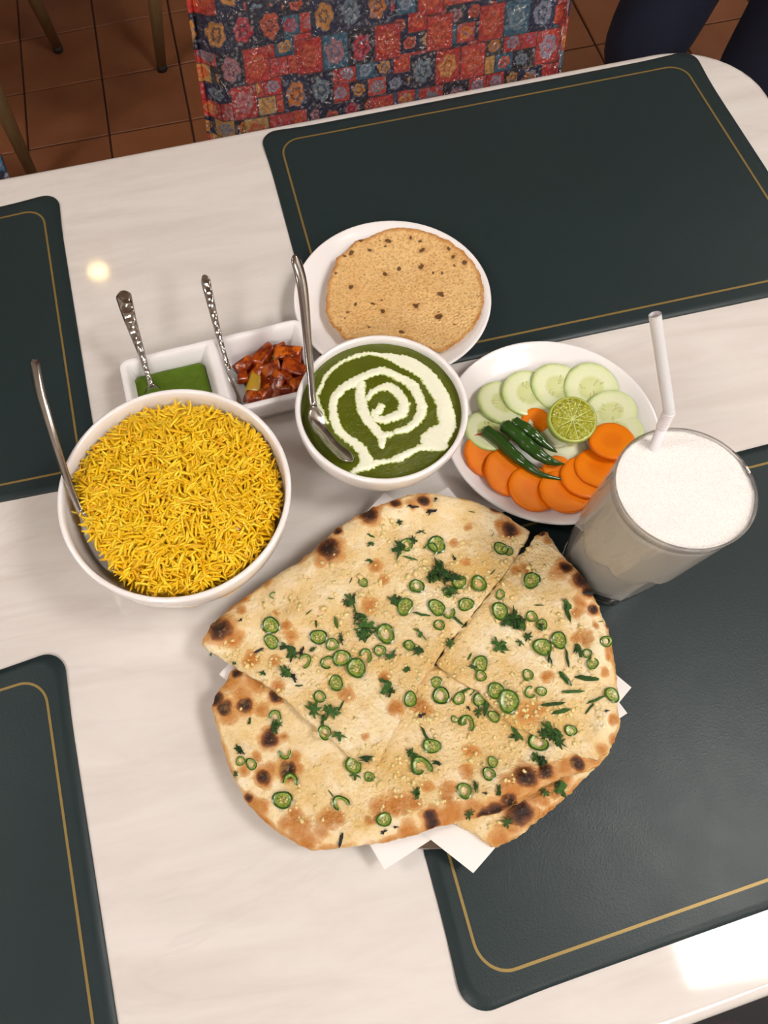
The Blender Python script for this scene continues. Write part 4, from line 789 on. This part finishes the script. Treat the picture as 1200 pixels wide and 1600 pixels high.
paper([(.0451, -.0235), (.232, .045), (.1587, .2372), (-.028, .168)], .0012, 'white paper sheet under the naan, tip at the plate rim over bare table', .004)
paper([(.1006, -.0350), (.2409, .0614), (.1084, .2418), (-.0425, .1232)], .0022, 'white paper sheet under the naan, tip drooping onto the green placemat', .004)

NZ = {'tl': .0320, 'rt': .0320, 'bt': .0262, 'un': .0200}
NPC = {k: np.array(v) for k, v in D['naan'].items()}
for k in NPC: NPC[k] = NPC[k]*[.001, .001, 1]
def edge_dist(X, Y, P, flag=None):
    best = np.full(np.shape(X), 9.0)
    for i in range(len(P)):
        x0, y0, c0 = P[i]; x1, y1, c1 = P[(i+1) % len(P)]
        if flag is not None and (c0+c1) != 2*flag: continue
        dx, dy = x1-x0, y1-y0; t = np.clip(((X-x0)*dx+(Y-y0)*dy)/(dx*dx+dy*dy), 0, 1); best = np.minimum(best, np.hypot(X-x0-t*dx, Y-y0-t*dy))
    return best
def naan_z(k, X, Y):
    X, Y = np.asarray(X, float), np.asarray(Y, float); z = NZ[k]+.0011*wob(X, Y, 70, {'tl': 0, 'rt': 5, 'bt': 10, 'un': 15}[k])+.0005*wob(X, Y, 260, 20)
    dc = edge_dist(X, Y, NPC[k], 1); z = z+.0022*np.exp(-((dc-.010)/.007)**2)*(1+.6*wob(X, Y, 120, 7))
    if k == 'rt': z = z+.010*np.exp(-(((X-.232)/.04)**2+((Y-.145)/.06)**2))-.003*sstep(.08, .0, Y)
    if k == 'tl': z = z-.004*sstep(.0, -.05, X)
    if k == 'bt': z = z-.004*sstep(.03, -.03, X)+.004*np.exp(-((Y-.012+.2*(X-.16))/.012)**2)*sstep(.08, .13, X)
    return z
NL = {'tl': 'large upper naan piece, pointed at the left, topped with coriander clumps', 'rt': 'naan wedge on the right beside the glass, with a browned outer crust',
      'bt': 'lower naan piece with dark char blisters along its bottom crust', 'un': 'small naan corner peeping out beneath the lower crust'}
NAAN = {}
def build_naan():
    for k, P in NPC.items():
        n = 300; B = resample(P.tolist(), n)
        if np.sum(B[:, 0]*np.roll(B[:, 1], -1)-np.roll(B[:, 0], -1)*B[:, 1]) < 0: B = B[::-1]
        cr = B[:, 2]; d = np.roll(B[:, :2], -1, 0)-np.roll(B[:, :2], 1, 0); d /= np.linalg.norm(d, axis=1)[:, None]; nr = np.stack([d[:, 1], -d[:, 0]], 1)
        jit = .0006*wob(B[:, 0], B[:, 1], 500, 3)+.0004*wob(B[:, 0], B[:, 1], 1500, 13)+.0005*(1-cr)*wob(B[:, 0], B[:, 1], 1100, 9)
        B2 = B[:, :2]+nr*jit[:, None]
        XY, F, ts = ringmesh(B2, 64, 1.25); c = XY[0].copy(); z = naan_z(k, XY[:, 0], XY[:, 1])
        ed = edge_dist(XY[:, 0], XY[:, 1], P); z = z-.0016*np.clip(1-ed/.0035, 0, 1)**2
        X, Y = XY[:, 0], XY[:, 1]; A = np.zeros((len(XY)+2*n, 3)); m = len(XY)
        sp = [q for q in D['spots'] if q[0] == k]
        A[:m, 0] = spot_field(X, Y, [(q[1]/1000, q[2]/1000, q[3]/1000*.95) for q in sp if q[4] == 'd'], 1.45, 3)
        A[:m, 1] = np.maximum(spot_field(X, Y, [(q[1]/1000, q[2]/1000, q[3]/1000) for q in sp if q[4] == 'b'], 1.5, 8)*.8, spot_field(X, Y, [(q[1]/1000, q[2]/1000, q[3]/1000*1.35) for q in sp if q[4] == 'd'], 1.5, 8))
        dc = edge_dist(X, Y, P, 1); crust = np.exp(-(dc/.0035)**2)*(.48+.4*wob(X, Y, 150, 12)); A[:m, 1] = np.maximum(A[:m, 1], np.clip(crust, 0, .8))
        A[:m, 2] = np.clip(.45+.5*wob(X, Y, 75, 17), 0, 1)*sstep(.008, .03, dc)
        A[:, 1][m:] = .35
        V = np.column_stack([XY-c, z]); e = V[m-n:m]; V = np.concatenate([V, e+np.column_stack([nr*.0006, np.full(n, -.0022)]), e*[.985, .985, 1]-[0, 0, .0046]]).tolist()
        F += [(a+i, b+i, b+(i+1) % n, a+(i+1) % n) for a, b in ((m-n, m), (m, m+n)) for i in range(n)]
        o = obj('naan_piece', V, F, 'naan', None, (c[0], c[1], T)); tag(o, NL[k], 'naan', 'pieces of the garlic chilli naan'); attr(o.data, 'spots', A); NAAN[k] = (o, c)
        # chopped garlic, far too small to count
        parts = []; nG = {'tl': 900, 'rt': 420, 'bt': 520, 'un': 60}[k]; lo, hi = P[:, :2].min(0), P[:, :2].max(0); cnt = 0
        inside = lambda x, y: sum(((P[i][1] > y) != (P[i-1][1] > y)) and x < (P[i-1][0]-P[i][0])*(y-P[i][1])/(P[i-1][1]-P[i][1])+P[i][0] for i in range(len(P))) % 2
        while cnt < nG:
            x, y = nrng.uniform(lo, hi)
            if not inside(x, y) or float(edge_dist(x, y, P, 1)) < .012 or float(wob(x, y, 75, 17))+nrng.normal(0, .35) < .05: cnt += .2; continue
            s = nrng.uniform(.0007, .0017)*(1.5 if nrng.random() < .07 else 1); zz = float(naan_z(k, x, y)); bv, bf = box(-s, s, -s*.7, s*.7, -.0006, s*.55)
            M = Matrix.Rotation(nrng.uniform(0, 6.3), 3, 'Z'); parts.append(([M @ Vector([q*nrng.uniform(.6, 1.15) for q in v])+Vector((x-c[0], y-c[1], zz)) for v in bv], bf)); cnt += 1
        tag(obj('chopped_garlic', *merge(parts), 'garlic', o), kind='stuff')
build_naan()
def build_toppings():
    def ring_mesh(nm, span, web, oval):
        n = 20; V, F, fm = [], [], []; sec = [(1.0, -.30), (1.03, .12), (.90, .20), (.82, .08), (.56, .02)]; rr_ = random.Random(span*10+oval*100+web); closed = span > 6.2; m = n if closed else n+1
        for i in range(m):
            a = span*i/n; w_ = 1+oval*math.cos(2*a)+.05*math.sin(3*a+1)
            for r, z in sec: V.append((r*w_*math.cos(a), r*w_*math.sin(a)*(1-.1*oval), z))
        for i in range(n):
            j = (i+1) % m
            for q in range(4): F.append((i*5+q, j*5+q, j*5+q+1, i*5+q+1)); fm.append(0 if q < 3 else 1)
        if web:
            b = len(V); V.append((rr_.uniform(-.2, .2), rr_.uniform(-.2, .2), -.02))
            for i in range(n): F.append((i*5+4, ((i+1) % m)*5+4, b)); fm.append(3)
            for k in range(rr_.choice((2, 3, 4))):
                a = rr_.uniform(0, 6.3); q_ = rr_.uniform(.15, .5); x, y = q_*math.cos(a), q_*math.sin(a); w1, w2 = rr_.uniform(.06, .13), rr_.uniform(.05, .1); sv, sf = box(x-w1, x+w1, y-w2, y+w2, -.04, .10); o = len(V); V += sv; F += [tuple(i+o for i in f) for f in sf]; fm += [2]*len(sf)
        me = data(nm, V, F, ['chilli_skin', 'chilli_flesh', 'seed', 'chilli_core'], True, fm); return sharp(me, 45)
    full = [ring_mesh('chilli_slice', 2*PI, True, q) for q in (.05, .14, -.1)]+[ring_mesh('chilli_slice', 2*PI, False, q) for q in (.12, .03, -.08)]
    curl = [ring_mesh('chilli_curl', 4.6, False, .1), ring_mesh('chilli_curl', 3.6, False, -.1)]
    def leaf_mesh(nm, P, crump, mat):
        n = len(P); V = [(0, 0, .12)]+[(x*.5, y*.5, .12+crump*math.sin(3*i)*.5) for i, (x, y) in enumerate(P)]+[(x, y, crump*math.sin(2.3*i+1)) for i, (x, y) in enumerate(P)]
        F = [(0, 1+i, 1+(i+1) % n) for i in range(n)]+[(1+i, 1+n+i, 1+n+(i+1) % n, 1+(i+1) % n) for i in range(n)]
        return data(nm, V, F, mat)
    def lobed(k, dep, seed, st=1.0):
        r_ = random.Random(seed); out = []
        for i in range(k*3):
            a = 2*PI*i/(k*3); r = (1-dep if i % 3 == 0 else (1 if i % 3 == 1 else .85))*r_.uniform(.62, 1.15); out.append((r*math.cos(a)*r_.uniform(.7, 1.15), r*math.sin(a)*st*r_.uniform(.7, 1.15)))
        return out
    strip = lambda w_: [(-1, -w_*.4), (-.5, -w_), (0, -w_*.8), (.5, -w_), (1, -.02), (1, .03), (.5, w_*.6), (0, w_), (-.5, w_*.7), (-1, w_*.3)]
    leaves = [leaf_mesh('coriander_leaf', lobed(5, .55, 1, .7), .16, 'herb'), leaf_mesh('coriander_leaf', lobed(6, .6, 2, .8), .22, 'herb'), leaf_mesh('coriander_leaf', lobed(4, .45, 3, .55), .2, 'herb'), leaf_mesh('coriander_leaf', lobed(7, .6, 4, .9), .2, 'herb'), leaf_mesh('coriander_leaf', lobed(5, .5, 14, .4), .3, 'herb'), leaf_mesh('coriander_leaf', lobed(8, .6, 21, .6), .35, 'herb'), leaf_mesh('coriander_leaf', lobed(4, .6, 33, .5), .35, 'herb')]
    strips = [leaf_mesh('coriander_strip', strip(.16), .12, 'herb'), leaf_mesh('coriander_strip', strip(.26), .15, 'herb')]
    burnt = [leaf_mesh('charred_leaf', lobed(5, .6, 7, .55), .25, 'burnt_herb'), leaf_mesh('charred_leaf', strip(.25), .25, 'burnt_herb')]
    slab_ = [leaf_mesh('chilli_strip', strip(.34), .1, 'chilli_skin')]
    def put(key, name, meshes, dz, mul, tl, flat=1.0, order=None):
        items = list(D['tops'][key])
        if key == 'leaf': items += [[k, x+rnd.uniform(-.5, .5)*r, y+rnd.uniform(-.5, .5)*r, r*rnd.uniform(.5, .8)] for k, x, y, r in items if r > 5.5 for _ in range(2)]
        for i, (k, x, y, r) in enumerate(items):
            x, y, r = x/1000, y/1000, r/1000*mul; o, c = NAAN[k]; P = NPC[k]
            z = float(naan_z(k, x, y)); h = .0012; gx = float(naan_z(k, x+h, y)-naan_z(k, x-h, y))/(2*h); gy = float(naan_z(k, x, y+h)-naan_z(k, x, y-h))/(2*h)
            e = Vector((-gx*.8, -gy*.8, 1)).to_track_quat('Z', 'Y').to_matrix() @ Matrix.Rotation(rnd.uniform(0, 6.28), 3, 'Z') @ Matrix.Rotation(rnd.uniform(-tl, tl), 3, 'X')
            q = link(name, meshes[(i*7+i//3) % len(meshes)], o, (x-c[0], y-c[1], z+dz*r+.0004), e.to_euler(), (r*(rnd.uniform(.75, 1.2) if key == 'leaf' else 1), r*(rnd.uniform(.6, 1.05) if key == 'leaf' else 1), r*flat))
    put('ring', 'chilli_slice', full, .18, 1.0, .16, .6); put('curl', 'chilli_curl', curl, .22, 1.0, .12, .6)
    put('leaf', 'coriander_leaf', leaves, .14, 1.25, .4); put('strip', 'coriander_strip', strips, .08, 1.0, .15)
    put('burnt', 'charred_leaf', burnt, .1, .9, .15); put('slab', 'chilli_strip', slab_, .1, .62, .05)
build_toppings()

# ---------------------------------------------------------------- chairs
def chair(loc, rotz, label, kind='patch', group=None, lean=22):
    """local frame: the sitter faces -y; the backrest stands at +y"""
    t = thing('dining_chair', (loc[0], loc[1], 0), label, 'chair', group, rotz)
    fab = 'patchwork' if kind == 'patch' else 'shaded_fabric'; a = math.radians(lean); wd = .198
    def cushion(w0, w1, h, th, r):
        n, m = 30, 22; V, F = [], []
        for sgn in (1, -1):
            for i in range(n+1):
                for j in range(m+1):
                    u, v = -1+2*i/n, j/m; w_ = w0+(w1-w0)*v; e = max(abs(u), abs(2*v-1)); ed = (1-max(0, (abs(u)-.9)/.1)**2)**.5*(1-max(0, (abs(2*v-1)-.92)/.08)**2)**.5
                    V.append((u*w_, v*h, sgn*(th/2*ed)+.006*sgn*(1-u*u)*(1-(2*v-1)**2)))
        k = (n+1)*(m+1)
        for i in range(n):
            for j in range(m):
                q = i*(m+1)+j; F.append((q, q+m+1, q+m+2, q+1)); F.append((k+q, k+q+1, k+q+m+2, k+q+m+1))
        return V, F
    # seat: fabric lies in local xy of its own mesh
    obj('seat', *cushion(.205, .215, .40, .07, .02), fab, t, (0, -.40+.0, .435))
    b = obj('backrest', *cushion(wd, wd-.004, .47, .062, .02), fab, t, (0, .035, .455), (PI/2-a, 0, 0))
    if kind == 'patch':
        n, m = 60, 70; V = []
        for i in range(n+1):
            for j in range(m+1):
                u, v = (-1+2*i/n)*(wd-.006), .006+.458*j/m; e = max(abs(-1+2*i/n), abs(2*j/m-1)); d = max(0, (e-.86)/.14)
                V.append((u, v, .0405-.026*d*d+.0016*abs(float(wob(u, v*.6, 95, 3)))+.0008*float(wob(u, v, 260, 13))))
        F = [(i*(m+1)+j, (i+1)*(m+1)+j, (i+1)*(m+1)+j+1, i*(m+1)+j+1) for i in range(n) for j in range(m)]
        tag(obj('plastic_cover', V, F, 'clear_plastic', t, (0, .035, .455), (PI/2-a, 0, 0)), 'clear wrinkled plastic cover')
    P = []
    for i in range(48):
        q = 2*PI*i/48; sx = math.copysign(abs(math.cos(q))**.16, math.cos(q)); sy = math.copysign(abs(math.sin(q))**.16, math.sin(q)); P.append((sx*(wd-.001), .235+sy*.234, 0))
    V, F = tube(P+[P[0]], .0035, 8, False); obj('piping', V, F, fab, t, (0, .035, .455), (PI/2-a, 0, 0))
    for sx, y0, y1 in ((-1, .0, .07), (1, .0, .07), (-1, -.36, -.40), (1, -.36, -.40)):
        l = obj('leg', *tube([(sx*.175, y0, .41), (sx*.185, (y0+y1)/2, .2), (sx*.20, y1, .012)], [.019, .017, .0125], 14), 'chair_leg', t)
        obj('rubber_foot', *tube([(sx*.20, y1, .0), (sx*.20, y1, .014)], .0132, 14), 'rubber', l)
    return t
# backrest plane of the main chair passes y=.74 at table height
CG = 'patchwork dining chairs around the marble table'
chair((.232, .60, 0), 0, 'patchwork floral chair under clear plastic, facing across the table', group=CG)
chair((-.395, .60, 0), 0, 'patchwork chair at the far left seat, only a corner showing', group=CG)
chair((.33, -.32, 0), PI, 'near-side chair with shade painted into its fabric, showing below the table edge', 'dark')
RG = 'chairs at the table behind'
chair((-.478, 1.961, 0), -.18, 'wooden-legged chair behind, turned sideways by the aisle', group=RG)
chair((.19, 2.25, 0), 0, 'wooden-legged chair behind, one slim leg showing on the tiles', group=RG)

# ---------------------------------------------------------------- two people standing past the table
def person(loc, rotz, label, trousers, shirt, stride):
    def skin(nm, verts, edges, rad, mat, parent=None, lv=2):
        me = bpy.data.meshes.new(nm); me.from_pydata(verts, edges, []); me.materials.append(MT[mat]); o = link(nm, me, parent)
        mod = o.modifiers.new('skin', 'SKIN'); mod.use_smooth_shade = True
        for i, r in enumerate(rad):
            sv = me.skin_vertices[0].data[i]; sv.radius = r if hasattr(r, '__len__') else (r, r)
            sv.use_root = (i == 0)
        s = o.modifiers.new('sub', 'SUBSURF'); s.levels = lv; s.render_levels = lv; return o
    s = stride
    J = {'pel': (0, 0, .95), 'wai': (0, 0, 1.12), 'che': (0, 0, 1.34), 'nek': (0, .0, 1.50), 'hea': (0, -.02, 1.60), 'top': (0, -.01, 1.72)}
    names = list(J); V = [J[k] for k in names]; R = [(.13, .11), (.12, .095), (.15, .10), (.052, .055), (.072, .088), (.062, .078)]; E = [(0, 1), (1, 2), (2, 3), (3, 4), (4, 5)]
    for sx in (-1, 1):
        b = len(V); V += [(sx*.17, 0, 1.43), (sx*.24, .02, 1.16), (sx*.25, -.05, .93), (sx*.25, -.08, .85)]; R += [.055, .043, .034, .026]; E += [(2, b), (b, b+1), (b+1, b+2), (b+2, b+3)]
        for q in range(4):
            f = len(V); V += [(sx*(.25+.012*(q-1.5)), -.085-.01*q, .80), (sx*(.25+.012*(q-1.5)), -.10-.01*q, .765+.006*abs(q-1.2))]; R += [.0095, .0075]; E += [(b+3, f), (f, f+1)]
        f = len(V); V += [(sx*.225, -.115, .83), (sx*.22, -.13, .80)]; R += [.011, .009]; E += [(b+3, f), (f, f+1)]
        b = len(V); dy = s*sx; V += [(sx*.10, 0, .88), (sx*.11, dy*.5-.02, .50), (sx*.11, dy+.02, .09), (sx*.11, dy-.10, .035)]; R += [.088, .06, .042, .035]; E += [(0, b), (b, b+1), (b+1, b+2), (b+2, b+3)]
    p = skin('person', V, E, R, 'skin'); p.location = (*loc, 0); p.rotation_euler = (0, 0, rotz); tag(p, label, 'person')
    V = [(0, 0, .96), (0, 0, 1.06)]; R = [(.145, .125), (.135, .11)]; E = [(0, 1)]
    for sx in (-1, 1):
        dy = s*sx; b = len(V); V += [(sx*.10, 0, .86), (sx*.11, dy*.22-.01, .68), (sx*.11, dy*.5-.02, .48), (sx*.11, dy*.8, .25), (sx*.11, dy+.02, .07)]; R += [.112, .108, .10, .096, .09]; E += [(0, b), (b, b+1), (b+1, b+2), (b+2, b+3), (b+3, b+4)]
    skin('trousers', V, E, R, trousers, p)
    V = [(0, 0, 1.02), (0, 0, 1.2), (0, 0, 1.36), (0, 0, 1.46)]; R = [(.15, .13), (.135, .11), (.165, .115), (.075, .075)]; E = [(0, 1), (1, 2), (2, 3)]
    for sx in (-1, 1): b = len(V); V += [(sx*.175, 0, 1.43), (sx*.22, .01, 1.27)]; R += [.068, .058]; E += [(2, b), (b, b+1)]
    skin('shirt', V, E, R, shirt, p)
    skin('hair', [(0, .02, 1.66), (0, .0, 1.71), (0, .05, 1.62)], [(0, 1), (0, 2)], [(.078, .085), (.066, .08), (.07, .06)], 'hair', p)
    fv, ff = [], []
    for z, sx_ in ((1.62, -1), (1.62, 1)): v, f = lathe([(0, -.009), (.007, -.006), (.009, 0), (.007, .006), (0, .009)], 10); fv.append(([(a+sx_*.03, b-.108, c+z) for a, b, c in v], f))
    obj('eyes', *merge(fv), 'ceramic', p)
    for sx in (-1, 1):
        dy = s*sx; v, f = slab(round_poly([(-.045, -.17), (.045, -.17), (.04, .09), (-.04, .09)], .035), 0, .075, .02)
        obj('shoe', [(a+sx*.11, b+dy, c) for a, b, c in v], f, 'shoe', p)
person((1.105, 1.345), 1.95, 'person standing beyond the table corner in dark blue jeans', 'denim', 'grey_cloth', .05)
person((1.49, 1.10), 1.2, 'person in black trousers standing at the right edge past the table', 'black_cloth', 'black_cloth', .02)
